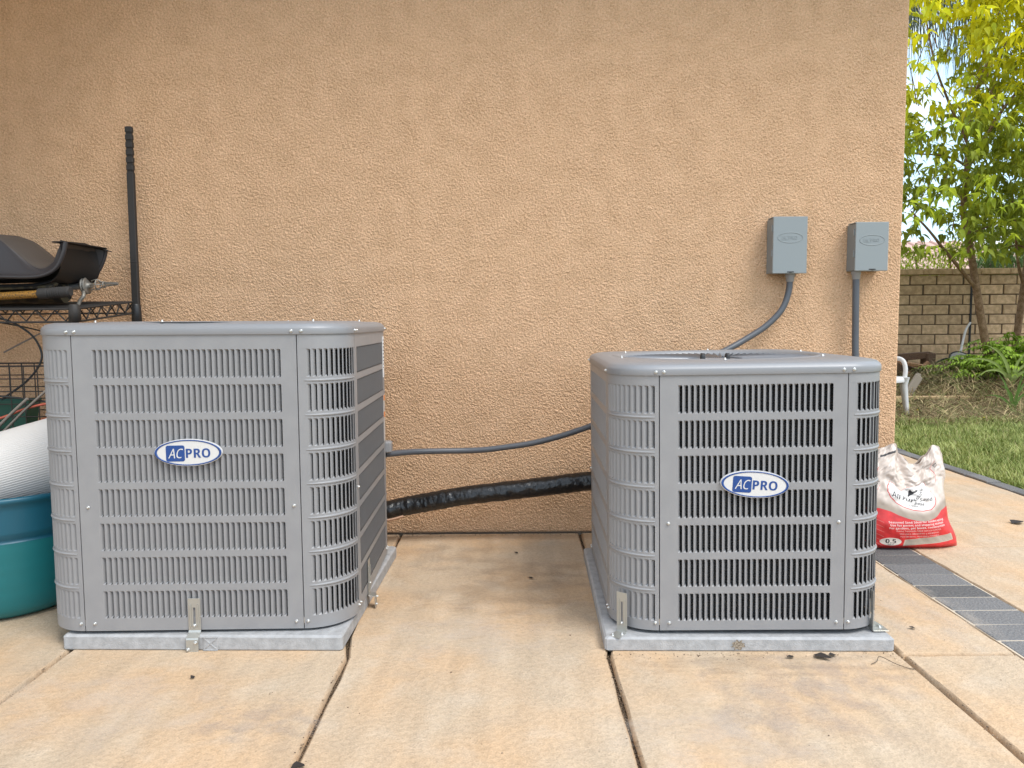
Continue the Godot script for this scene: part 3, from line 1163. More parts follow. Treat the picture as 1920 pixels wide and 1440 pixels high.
func slab(pt: Node3D, s: Array, g: float) -> void:
	var m := Mb.new()
	var r := 0.006
	# slightly wavy edges: the outline of the top is nudged along its length
	var x0: float = s[0] + g
	var x1: float = s[1] - g
	var z0: float = s[2] + g
	var z1: float = s[3] - g
	var top := []
	var mid := []
	var low := []
	var under := func(z: float) -> float: return 0.030 * (1.0 - smoothstep(1.14, 1.235, z))
	var f := func(p: Vector2) -> float: return 0.0022 * sin(p.y * 23.0 + p.x * 7.0) + 0.0014 * sin(p.y * 61.0 + p.x * 41.0)
	var n := 40
	# behind the front of the pads the two middle joints run under them
	var X := func(x: float, z: float) -> float:
		if absf(x + 0.476) < 0.02:
			return x - under.call(z)
		if absf(x - 0.270) < 0.02:
			return x + under.call(z)
		return x
	var path := []
	for k in n:
		path.append([Vector2(lerpf(X.call(x0, z1), X.call(x1, z1), float(k) / n), z1), Vector2(0, 1)])
	for k in n:
		var z := lerpf(z1, z0, float(k) / n)
		path.append([Vector2(X.call(x1, z), z), Vector2(1, 0)])
	for k in n:
		path.append([Vector2(lerpf(X.call(x1, z0), X.call(x0, z0), float(k) / n), z0), Vector2(0, -1)])
	for k in n:
		var z := lerpf(z0, z1, float(k) / n)
		path.append([Vector2(X.call(x0, z), z), Vector2(-1, 0)])
	for q in path:
		var p: Vector2 = q[0]
		var d: Vector2 = q[1]
		var e: float = f.call(p if d.x != 0 else Vector2(p.y, p.x)) * clampf(minf(absf(p.y - z0), absf(p.y - z1)) * 30.0 if d.x != 0 else minf(absf(p.x - x0), absf(p.x - x1)) * 30.0, 0.0, 1.0)
		var o: Vector2 = p + d * e
		low.append(Vector3(o.x, -0.05, o.y)); mid.append(Vector3(o.x, -0.006, o.y))
		var t: Vector2 = o - d * r
		t = Vector2(clampf(t.x, X.call(x0, p.y) + r, X.call(x1, p.y) - r) if d.y != 0 else t.x, clampf(t.y, z0 + r, z1 - r))
		top.append(Vector3(t.x, 0.0, t.y))
	m.skin([low, mid, top], true, false, false)
	m.flat()
	m.fan(top)
	put("slab", m.done(), M.concrete, pt)


# ------------------------------------------------------------------ on the wall
func build_wall_things() -> void:
	for spec in [[1.192, 1.3895, 1.149, "grey electrical box with embossed oval above a curved conduit"], [1.5415, 1.364, 1.1575, "grey electrical box with embossed oval nearest the wall corner above a straight conduit"]]:
		var cx: float = spec[0]
		var h: float = spec[1] - spec[2]
		var w := 0.146 if cx < 1.4 else 0.141
		var o := base("disconnect_box", Vector3(cx, spec[2], 0.0))
		tag(o, spec[3], "electrical box", "electrical boxes on the stucco wall")
		var bm := Mb.new()
		bm.bevel_box(Vector3(0.0, h / 2, 0.042), Vector3(w - 0.008, h - 0.006, 0.084), 0.002)
		put("housing", bm.done(), M.box_side, o)
		var cv := Mb.new()
		cv.bevel_box(Vector3(0, h / 2, 0.0885), Vector3(w, h, 0.009), 0.002)
		cv.bevel_box(Vector3(0, h - 0.0015, 0.055), Vector3(w + 0.002, 0.003, 0.07), 0.001)
		var cover := put("cover", cv.done(), M.box_grey, o)
		var em := Mb.new()
		var pts := []
		for k in 49:
			var t := TAU * k / 48
			pts.append(Vector3(cos(t) * 0.053, h * 0.63 + sin(t) * 0.0215, 0.093))
		em.tube(pts, 0.0016, 6, false)
		put("embossed_oval", em.done(), M.box_grey, cover)
		put("embossed_square", round_plate(Rect2(-0.036, h * 0.63 - 0.0105, 0.026, 0.023), 0.003, 0.0925, 0.0938), M.box_grey, cover)
		fit_text("embossed_letters", "AC", M.box_grey, cover, Rect2(-0.033, h * 0.63 - 0.007, 0.021, 0.0145), 0.0943, 0.0012, 0.2, false)
		fit_text("embossed_letters", "PRO", M.box_grey, cover, Rect2(-0.007, h * 0.63 - 0.007, 0.038, 0.0145), 0.0935, 0.0016)
		var la := Mb.new()
		la.bevel_box(Vector3(0.004, 0.0065, 0.0926), Vector3(0.030, 0.005, 0.003), 0.001)
		la.bevel_box(Vector3(0.004, 0.004, 0.0932), Vector3(0.012, 0.003, 0.003), 0.001)
		put("latch", la.done(), M.black_plastic, o)
		for y in [h * 0.36, h * 0.8]:
			var hm := Mb.new()
			hm.bevel_box(Vector3(-w / 2 + 0.001, y, 0.075), Vector3(0.006, 0.03, 0.008), 0.0015)
			put("hinge", hm.done(), M.box_grey, o)
		var kx := 0.018 if cx < 1.4 else -0.045
		var km := Mb.new()
		km.lathe([Vector2(0.014, -0.034), Vector2(0.017, -0.030), Vector2(0.0175, -0.014), Vector2(0.0205, -0.012), Vector2(0.0205, 0.001)], 20, Transform3D(Basis(), Vector3(kx, 0, 0.05)), true)
		put("conduit_fitting", km.done(), M.pvc_grey, o)
	var whips := [
		["flexible_conduit", "dark grey conduit curving from the left electrical box down behind the lower air conditioner", [Vector3(1.210, 1.135, 0.05), Vector3(1.205, 1.07, 0.05), Vector3(1.175, 0.995, 0.055), Vector3(1.105, 0.925, 0.065), Vector3(1.01, 0.868, 0.085), Vector3(0.93, 0.828, 0.11), Vector3(0.84, 0.788, 0.13), Vector3(0.76, 0.735, 0.16), Vector3(0.71, 0.65, 0.2), Vector3(0.70, 0.55, 0.25), Vector3(0.70, 0.5, 0.335)], 0.0135],
		["flexible_conduit", "dark grey conduit hanging straight down from the electrical box nearest the wall corner", [Vector3(1.4965, 1.14, 0.05), Vector3(1.499, 1.0, 0.05), Vector3(1.502, 0.85, 0.05), Vector3(1.500, 0.7, 0.06), Vector3(1.46, 0.55, 0.08), Vector3(1.3, 0.47, 0.12), Vector3(0.95, 0.49, 0.17), Vector3(0.7, 0.53, 0.2), Vector3(0.45, 0.53, 0.2), Vector3(0.324, 0.509, 0.2)], 0.0145],
		["flexible_conduit", "dark grey conduit sagging across the wall between the two air conditioners", [Vector3(0.324, 0.509, 0.2), Vector3(0.2, 0.469, 0.2), Vector3(0.08, 0.440, 0.2), Vector3(-0.024, 0.425, 0.2), Vector3(-0.12, 0.414, 0.2), Vector3(-0.215, 0.4115, 0.205), Vector3(-0.32, 0.4165, 0.24), Vector3(-0.42, 0.424, 0.30), Vector3(-0.505, 0.432, 0.40)], 0.0125]]
	for q in whips:
		var m := Mb.new()
		m.tube(spline(q[2], 8), q[3], 12)
		tag(put(q[0], m.done(), M.conduit), q[1], "conduit", "grey conduits of the air conditioners")
	# black wrapped refrigerant line
	var ls := base("insulated_line_set", Vector3(-0.56, 0.147, 0.17))
	tag(ls, "thick black tape-wrapped refrigerant pipe low on the wall between the air conditioners", "pipe")
	var key := [Vector3(-0.64, 0.130, 0.2), Vector3(-0.525, 0.150, 0.15), Vector3(-0.42, 0.166, 0.13), Vector3(-0.339, 0.180, 0.13), Vector3(-0.2, 0.203, 0.13), Vector3(-0.015, 0.223, 0.13), Vector3(0.158, 0.2425, 0.13), Vector3(0.332, 0.262, 0.13), Vector3(0.6, 0.285, 0.15)]
	var pp := spline(key, 18)
	var rr := []
	var nz := field(77, 9.0, 2)
	for k in pp.size():
		pp[k] -= ls.position
		rr.append(0.0405 + 0.0015 * nz.get_noise_1d(k * 0.03) + (0.0012 if k % 29 in [0, 1, 2] else 0.0))
	var lm := Mb.new()
	# irregular folds of the tape
	var rings := []
	for k in pp.size():
		var d: Vector3 = (pp[mini(k + 1, pp.size() - 1)] - pp[maxi(k - 1, 0)]).normalized()
		var sd := Vector3(0, 0, 1)
		var up := sd.cross(d)
		var ring := []
		for j in 28:
			var a := -TAU * j / 28
			var fold := exp(-pow((fposmod(a + 0.25, TAU) - TAU * 0.0 if fposmod(a + 0.25, TAU) < PI else fposmod(a + 0.25, TAU) - TAU) / 0.33, 2))
			var r: float = rr[k] + 0.001 * nz.get_noise_2d(k * 0.02, j * 0.02) + fold * (0.002 + 0.006 * nz.get_noise_2d(k * 0.022, 3.0 + j * 0.012))
			ring.append(pp[k] + (sd * cos(a) + up * sin(a)) * r)
		rings.append(ring)
	lm.skin(rings)
	put("tape_wrap", lm.done(), M.tape, ls)
	var cu := Mb.new()
	cu.tube(spline([Vector3(-0.05, -0.038, 0.035), Vector3(0.03, -0.034, 0.02), Vector3(0.09, -0.022, 0.005)], 5), 0.006, 8)
	put("liquid_line", cu.done(), M.copper, ls)


# ------------------------------------------------------------------ the rack on the left and what lies on it
func wire(m: Mb, a: Vector3, b: Vector3, r := 0.003) -> void:
	m.tube([a, b], r, 6)


func build_rack() -> void:
	var o := base("wire_rack", Vector3(-2.1, 0, 0.29))
	tag(o, "black wire shelf rack with a tall bare post against the wall", "shelf rack")
	var R := 0.0145
	for p in [[0.463, -0.225, 1.790, true], [0.463, 0.222, 1.030, false], [-0.463, -0.225, 1.79, true], [-0.463, 0.222, 1.03, false]]:
		var pm := Mb.new()
		var lean := Transform3D(Basis(Vector3(0, 0, 1), -0.006 if p[3] else 0.0), Vector3(p[0] + (0.006 if p[3] else 0.0), 0, p[1]))
		if p[3]:
			var top: float = p[2]
			pm.bevel_box(lean * Vector3(0, (top - 0.19) / 2, 0), Vector3(2 * R, top - 0.19, 0.022), 0.003, lean.basis)
			for k in 6:
				var y: float = top - 0.19 + k * 0.0317
				pm.bevel_box(lean * Vector3(0, y + 0.003, 0), Vector3(2 * R - 0.004, 0.007, 0.016), 0.001, lean.basis)
				pm.bevel_box(lean * Vector3(0, y + 0.0188, 0), Vector3(2 * R, 0.0257, 0.022), 0.003, lean.basis)
			pm.bevel_box(lean * Vector3(0, 1.22, 0), Vector3(2 * R + 0.001, 0.003, 0.024), 0.001, lean.basis)
		else:
			pm.lathe([Vector2(0.001, 0), Vector2(R, 0), Vector2(R, p[2] - 0.066), Vector2(R + 0.0075, p[2] - 0.064), Vector2(R + 0.0045, p[2] - 0.004), Vector2(R - 0.002, p[2]), Vector2(0.001, p[2] - 0.002)], 16, lean)
		var post := put("post", pm.done(), M.rack_black, o)
		for y in [1.0, 0.46]:
			if p[3]:
				var cl := Mb.new()
				cl.lathe([Vector2(0.017, y - 0.04), Vector2(0.021, y - 0.035), Vector2(0.019, y + 0.035), Vector2(0.016, y + 0.04)], 16, Transform3D(Basis(), Vector3(p[0] + 0.012, 0, p[1])), true)
				put("collar", cl.done(), M.black_plastic, post)
	for y in [1.030, 0.49]:
		var sh := base("shelf", Vector3(0, y, 0), 0.0, o)
		sh.rotation.x = 0.085 if y > 0.9 else 0.0
		var x := 0.463
		var z := 0.222
		for r in [[Vector3(-x, 0, z), Vector3(x, 0, z)], [Vector3(-x, 0, -z), Vector3(x, 0, -z)], [Vector3(-x, 0, -z), Vector3(-x, 0, z)], [Vector3(x, 0, -z), Vector3(x, 0, z)]]:
			var fr := Mb.new()
			wire(fr, r[0], r[1], 0.0044)
			wire(fr, r[0] - Vector3(0, 0.048, 0), r[1] - Vector3(0, 0.048, 0), 0.0042)
			put("frame_wire", fr.done(), M.rack_black, sh)
			var zz := Mb.new()
			var n := int((r[1] - r[0]).length() / 0.036)
			var pts := []
			for k in n + 1:
				pts.append(r[0].lerp(r[1], float(k) / n) - Vector3(0, 0.004 if k % 2 else 0.044, 0))
			zz.tube(pts, 0.0034, 6)
			put("truss_wire", zz.done(), M.rack_black, sh)
		for k in 9:
			var wm := Mb.new()
			var q := lerpf(-z + 0.04, z - 0.04, k / 8.0)
			wire(wm, Vector3(-x, 0.0005, q), Vector3(x, 0.0005, q), 0.0030)
			put("shelf_wire", wm.done(), M.rack_black, sh)
		for k in 3:
			var wm := Mb.new()
			var q := lerpf(-x, x, (k + 1) / 4.0)
			wire(wm, Vector3(q, -0.006, -z), Vector3(q, -0.006, z), 0.0036)
			put("cross_wire", wm.done(), M.rack_black, sh)

	# moulded black tray lying on the shelf
	var tr := base("moulded_tray", Vector3(-2.0, 1.09, 0.3))
	tag(tr, "black moulded plastic tray with an upturned end lying on the wire rack", "tray")
	var prof := spline([Vector3(-0.45, 0.10, 0), Vector3(-0.30, 0.165, 0), Vector3(-0.12, 0.205, 0), Vector3(0.0, 0.208, 0), Vector3(0.06, 0.195, 0), Vector3(0.13, 0.140, 0), Vector3(0.185, 0.093, 0), Vector3(0.225, 0.083, 0), Vector3(0.262, 0.103, 0), Vector3(0.285, 0.150, 0), Vector3(0.298, 0.176, 0)], 5)
	var lowp := spline([Vector3(-0.45, 0.03, 0), Vector3(-0.2, 0.045, 0), Vector3(0.05, 0.051, 0), Vector3(0.18, 0.049, 0), Vector3(0.245, 0.058, 0), Vector3(0.29, 0.085, 0), Vector3(0.318, 0.135, 0), Vector3(0.330, 0.178, 0)], 5)
	var zn := 0.165
	var zb := -0.075
	var shell := []
	for l in [[zb, 0.0, -0.012], [zb + 0.02, 0.006, 0.0], [0.0, 0.012, 0.0], [zn - 0.012, 0.004, 0.0], [zn, -0.002, -0.006]]:
		var row := []
		for p in prof:
			row.append(Vector3(p.x, p.y + l[1] + l[2], l[0]))
		shell.append(row)
	var sm := Mb.new()
	shell.reverse()
	sm.skin(shell, false, false, false)
	put("seat_shell", sm.done(), M.tray_dusty, tr)
	for s in [[zn, 1], [zb, -1]]:
		var pm := Mb.new()
		pm.smooth()
		var n := 40
		var rows := []
		for l in 4:
			var row := []
			for k in n + 1:
				var t := float(k) / n
				var a: Vector3 = prof[int(t * (prof.size() - 1))]
				var b: Vector3 = lowp[int(t * (lowp.size() - 1))]
				var q := a.lerp(b, [0.0, 0.12, 0.86, 1.0][l])
				row.append(Vector3(q.x, q.y - 0.006, s[0] + s[1] * [0.0, 0.004, 0.010, 0.022][l]))
			rows.append(row)
		if s[1] > 0:
			rows.reverse()
		pm.skin(rows, false, false, false)
		put("side_panel", pm.done(), M.tray_black, tr)
		var rim := Mb.new()
		var rp := []
		for p in lowp:
			rp.append(Vector3(p.x, p.y - 0.006, s[0] + s[1] * 0.022))
		rim.tube(rp, 0.008, 8)
		put("rim", rim.done(), M.tray_black, tr)
	var eend := spline([Vector3(0.302, 0.172, 0), Vector3(0.308, 0.130, 0), Vector3(0.303, 0.085, 0), Vector3(0.282, 0.043, 0), Vector3(0.24, 0.018, 0), Vector3(0.15, 0.008, 0), Vector3(-0.1, 0.006, 0), Vector3(-0.45, 0.006, 0)], 5)
	var er := []
	for z in [zn + 0.015, zn - 0.03, zb + 0.03, zb - 0.02]:
		var row := []
		for p in eend:
			var inn := 0.022 if z < zn and z > zb else 0.0
			row.append(Vector3(p.x - inn, p.y + inn * 0.6, z))
		er.append(row)
	er.reverse()
	var emb := Mb.new()
	emb.skin(er, false, false, false)
	put("end_panel", emb.done(), M.tray_end, tr)
	var fl := Mb.new()
	fl.flat()
	fl.bevel_box(Vector3(0.300, 0.1755, 0.035), Vector3(0.055, 0.005, 0.27), 0.002, Basis(Vector3.UP, -0.06))
	fl.bevel_box(Vector3(0.312, 0.172, -0.095), Vector3(0.075, 0.004, 0.035), 0.002, Basis(Vector3(0, 0, 1), -0.25))
	put("flange", fl.done(), M.tray_end, tr)

	# camouflage cloth under the tray
	var cn := base("cloth_bundle", Vector3(-2.05, 1.037, 0.30))
	var cm := Mb.new()
	var nz := field(91, 5.0, 3)
	var cr := []
	for k in 26:
		var t := k / 25.0
		var ring := []
		var wv := 0.16 * sqrt(maxf(sin(PI * clampf(t, 0.02, 0.98)), 0.02))
		for j in 22:
			var a := -TAU * j / 22
			var nn := 1.0 + 0.25 * nz.get_noise_3d(t * 2.0, cos(a), sin(a))
			ring.append(Vector3(lerpf(-0.4, 0.26, t), maxf(0.040 + sin(-a) * 0.037 * nn, 0.001), cos(a) * wv * nn))
		cr.append(ring)
	cm.skin(cr)
	put("cloth", cm.done(), M.camo, cn)
	tag(cn, "dark camouflage cloth bundled under the black moulded tray", "cloth")
	var fold := Mb.new()
	fold.bevel_box(Vector3(0.1, 0.06, 0.15), Vector3(0.42, 0.012, 0.05), 0.004, Basis(Vector3(0, 0, 1), 0.03) * Basis(Vector3.RIGHT, 0.3))
	put("hem", fold.done(), M.camo, cn)

	# yellow handle with a ribbed black grip
	var hd := base("tool_handle", Vector3(-1.85, 1.066, 0.475))
	tag(hd, "scuffed yellow tool handle with ribbed black rubber grip on the wire rack", "tool")
	var yl := Mb.new()
	yl.tube([Vector3(-0.55, -0.026, 0.0), Vector3(0.07, 0.004, 0.0)], 0.0145, 14)
	put("shaft", yl.done(), M.yellow_shaft, hd)
	var gp := Mb.new()
	var gpts := []
	var grad := []
	for k in 46:
		var t := k / 45.0
		gpts.append(Vector3(lerpf(0.06, 0.182, t), lerpf(0.004, 0.012, t), 0))
		grad.append(0.0195 + (0.0022 * sin(t * 90.0) if t > 0.3 and t < 0.72 else 0.001) - (0.004 if k > 43 or k < 1 else 0.0))
	gp.tube(gpts, grad, 16)
	put("grip", gp.done(), M.rubber, hd)

	# metal head with a ring and wire prongs
	var th := base("wire_prong_tool", Vector3(-1.80, 1.107, 0.24))
	tag(th, "steel rod with a round collar and thin wire prongs pointing at the tall post", "tool")
	var rod := Mb.new()
	rod.tube([Vector3(-0.22, -0.02, 0.03), Vector3(0.055, 0.004, 0)], 0.0135, 12)
	put("rod", rod.done(), M.grey_metal, th)
	var cX := Basis(Vector3(0, 0, 1), -PI / 2 + 0.08)
	var col := Mb.new()
	col.lathe([Vector2(0.012, -0.004), Vector2(0.033, -0.003), Vector2(0.035, 0.000), Vector2(0.035, 0.005), Vector2(0.031, 0.0055), Vector2(0.031, 0.009), Vector2(0.034, 0.0095), Vector2(0.034, 0.014), Vector2(0.026, 0.0145), Vector2(0.013, 0.018), Vector2(0.011, 0.034)], 20, Transform3D(cX, Vector3(0.052, 0.003, 0)), true)
	put("collar", col.done(), M.dull_steel, th)
	for k in 5:
		var a := TAU * k / 5 + 0.3
		var pr := Mb.new()
		pr.tube(spline([Vector3(0.085, 0.006 + cos(a) * 0.018, sin(a) * 0.018), Vector3(0.108, 0.008 + cos(a) * 0.022, sin(a) * 0.022), Vector3(0.13, 0.009 + cos(a) * 0.010, sin(a) * 0.010), Vector3(0.192, 0.012 + cos(a) * 0.004, sin(a) * 0.004)], 5), 0.0022, 6)
		put("prong", pr.done(), M.dull_steel, th)
	for q in [[0.108, 0.021], [0.134, 0.012]]:
		var hp := []
		for k in 17:
			var a := TAU * k / 16
			hp.append(Vector3(q[0], 0.008 + cos(a) * q[1], sin(a) * q[1]))
		var hm := Mb.new()
		hm.tube(hp, 0.0028, 6, false)
		put("hoop", hm.done(), M.dull_steel, th)
	# pale strap hanging from it through the shelf
	var sp := Mb.new()
	sp.tube(spline([Vector3(-1.735, 1.085, 0.27), Vector3(-1.728, 1.068, 0.285), Vector3(-1.742, 1.045, 0.290), Vector3(-1.750, 1.01, 0.296), Vector3(-1.752, 0.955, 0.30)], 5), 0.0075, 8)
	tag(put("pale_strap", sp.done(), M.dull_steel), "short pale strap hanging through the rack shelf", "strap")

	# cables looped under the shelf
	for q in [["black cable drooping in a wide loop below the rack shelf", [Vector3(-2.30, 1.0, 0.42), Vector3(-2.02, 0.985, 0.40), Vector3(-1.905, 0.93, 0.38), Vector3(-1.868, 0.86, 0.36), Vector3(-1.872, 0.80, 0.36), Vector3(-1.93, 0.73, 0.36), Vector3(-2.02, 0.66, 0.38)], "cable_black", 0.0042],
			["thin dark cable arching right from the rack towards the air conditioner", [Vector3(-2.12, 0.84, 0.2), Vector3(-2.02, 0.89, 0.2), Vector3(-1.94, 0.925, 0.2), Vector3(-1.85, 0.927, 0.2), Vector3(-1.72, 0.915, 0.2), Vector3(-1.6, 0.88, 0.2)], "stick_grey", 0.0035],
			["thin straight dark cable sloping down right below the rack", [Vector3(-2.2, 0.972, 0.15), Vector3(-2.0, 0.93, 0.15), Vector3(-1.86, 0.875, 0.15), Vector3(-1.7, 0.85, 0.15)], "cable_black", 0.003],
			["dark cable lying across the wire crate just above the red cable", [Vector3(-2.25, 0.70, 0.47), Vector3(-2.0, 0.685, 0.47), Vector3(-1.85, 0.668, 0.47), Vector3(-1.7, 0.645, 0.47)], "cable_black", 0.004],
			["faded red cable climbing across the wire crate", [Vector3(-2.2, 0.54, 0.48), Vector3(-1.98, 0.592, 0.48), Vector3(-1.84, 0.64, 0.48), Vector3(-1.70, 0.662, 0.48), Vector3(-1.6, 0.67, 0.46)], "cable_red", 0.0048]]:
		var m := Mb.new()
		m.tube(spline(q[1], 8), q[3], 8)
		tag(put("cable", m.done(), M[q[2]]), q[0], "cable")
	for q in [["grey stick leaning from the green trough up towards the air conditioner", [Vector3(-1.99, 0.50, 0.50), Vector3(-1.86, 0.63, 0.49), Vector3(-1.70, 0.775, 0.47)], 0.005], ["second grey stick lying close under the leaning one", [Vector3(-2.03, 0.49, 0.515), Vector3(-1.90, 0.62, 0.505), Vector3(-1.84, 0.675, 0.50)], 0.006]]:
		var m := Mb.new()
		m.tube(q[1], q[2], 7)
		tag(put("stick", m.done(), M.stick_grey), q[0], "stick")

	# wire crate standing on the lower shelf
	var cr2 := base("wire_crate", Vector3(-2.0, 0.492, 0.27))
	tag(cr2, "black wire grid crate on the lower shelf of the rack", "crate")
	var cx := 0.35
	var hh := 0.30
	for z in [-0.12, 0.12]:
		for k in 7:
			var m := Mb.new()
			wire(m, Vector3(-cx, hh * k / 6.0, z), Vector3(cx, hh * k / 6.0, z), 0.0024 if k < 6 else 0.0036)
			put("wire", m.done(), M.rack_black, cr2)
		for k in 14:
			var m := Mb.new()
			var x := lerpf(-cx, cx, k / 13.0)
			wire(m, Vector3(x, 0, z + 0.0025), Vector3(x, hh, z + 0.0025), 0.0022)
			put("wire", m.done(), M.rack_black, cr2)
	for x in [-cx, cx]:
		for k in 7:
			var m := Mb.new()
			wire(m, Vector3(x, hh * k / 6.0, -0.12), Vector3(x, hh * k / 6.0, 0.12), 0.0024)
			put("wire", m.done(), M.rack_black, cr2)

	# pots in the crate
	var gp2 := Mb.new()
	var trough := []
	for l in [[0.0, 0.86], [0.13, 0.98], [0.131, 1.02], [0.15, 1.03], [0.15, 0.97], [0.02, 0.82]]:
		var ring := []
		for p in [[-0.15, 0.05], [0.15, 0.05], [0.15, -0.05], [-0.15, -0.05]]:
			ring.append(Vector3(p[0] * l[1], l[0], p[1] * l[1]))
		trough.append(ring)
	gp2.flat()
	for k in 5:
		for i in 4:
			gp2.quad(trough[k][i], trough[k + 1][i], trough[k + 1][(i + 1) % 4], trough[k][(i + 1) % 4])
	gp2.fan(trough[5], false)
	tag(put("planter_trough", gp2.done(), M.pot_green, self, Transform3D(Basis(Vector3.UP, 0.1), Vector3(-2.12, 0.497, 0.27))), "dark green plastic trough inside the wire crate", "planter")
	var tc := Mb.new()
	tc.lathe([Vector2(0.001, 0), Vector2(0.075, 0), Vector2(0.09, 0.055), Vector2(0.098, 0.056), Vector2(0.10, 0.075), Vector2(0.092, 0.075), Vector2(0.08, 0.02), Vector2(0.001, 0.018)], 24)
	tag(put("clay_pot", tc.done(), M.terracotta, self, Transform3D(Basis(), Vector3(-1.83, 0.497, 0.27))), "orange clay pot beside the green trough in the crate", "pot")

	# white fluted bucket lying in the teal tub
	var bk := base("fluted_bucket", Vector3(-1.645, 0.462, 0.775))
	tag(bk, "white fluted plastic bucket lying on its side in the teal tub", "bucket")
	var ax := Vector3(0.78, 0.20, -0.58).normalized()
	var sx := ax.cross(Vector3.UP).normalized()
	bk.basis = Basis(sx, ax, sx.cross(ax))
	var br := []
	for l in [[-0.150, 0.02, false], [-0.150, 0.135, false], [-0.146, 0.146, false], [-0.132, 0.1465, true], [0.0, 0.153, true], [0.128, 0.158, true], [0.130, 0.164, false], [0.148, 0.165, false], [0.150, 0.158, false], [0.02, 0.149, false], [-0.13, 0.142, false], [-0.135, 0.01, false]]:
		var ring := []
		for k in 360:
			var a := TAU * k / 360
			var rr: float = l[1] - (0.0024 * absf(sin(a * 60)) if l[2] else 0.0)
			ring.append(Vector3(cos(a) * rr, l[0], -sin(a) * rr))
		br.append(ring)
	var bm := Mb.new()
	bm.skin(br, true, true, true)
	put("body", bm.done(), M.bucket_white, bk)
	var hb := Mb.new()
	var toward := (bk.basis.inverse() * Vector3(0.45, 0.25, 0.85)).slide(Vector3.UP).normalized()
	hb.bevel_box(toward * 0.164 + Vector3(0, 0.10, 0), Vector3(0.03, 0.04, 0.03), 0.006)
	hb.tube(spline([toward * 0.168 + Vector3(0, 0.10, 0), toward * 0.176 + Vector3(0, 0.13, 0), toward * 0.160 + Vector3(0, 0.16, 0), toward * 0.10 + Vector3(0, 0.175, 0)], 5), 0.003, 6)
	put("handle", hb.done(), M.dull_steel, bk)

	# teal tub
	var tb := base("plastic_tub", Vector3(-1.745, 0, 0.80))
	tag(tb, "large teal plastic tub with a darker blue rim band", "tub")
	var low := Mb.new()
	var lp := [Vector2(0.001, 0.0), Vector2(0.19, 0.0), Vector2(0.215, 0.012)]
	for k in 14:
		var t := k / 13.0
		lp.append(Vector2(lerpf(0.225, 0.298, pow(t, 0.62)) + 0.0012 * sin(k * 2.4), 0.02 + 0.25 * t))
	low.lathe(lp, 64)
	put("bowl", low.done(), M.tub_teal, tb)
	var band := Mb.new()
	var bp := [Vector2(0.298, 0.27), Vector2(0.292, 0.275), Vector2(0.294, 0.283), Vector2(0.308, 0.30)]
	for k in 8:
		bp.append(Vector2(0.308 + 0.001 * k + (0.0014 if k % 2 else 0.0), 0.305 + 0.0115 * k))
	bp.append_array([Vector2(0.322, 0.398), Vector2(0.328, 0.404), Vector2(0.328, 0.414), Vector2(0.320, 0.419), Vector2(0.308, 0.415), Vector2(0.302, 0.40), Vector2(0.285, 0.28), Vector2(0.20, 0.03), Vector2(0.001, 0.02)])
	band.lathe(bp, 64)
	put("rim_band", band.done(), M.tub_blue, tb)


# ------------------------------------------------------------------ bag of sand
static func bx(q: Vector2) -> Vector2:      # print layout units to texture pixels
	return Vector2((q.x - 110) / 940.0 * 800.0, (q.y - 80) / 1240.0 * 1000.0)


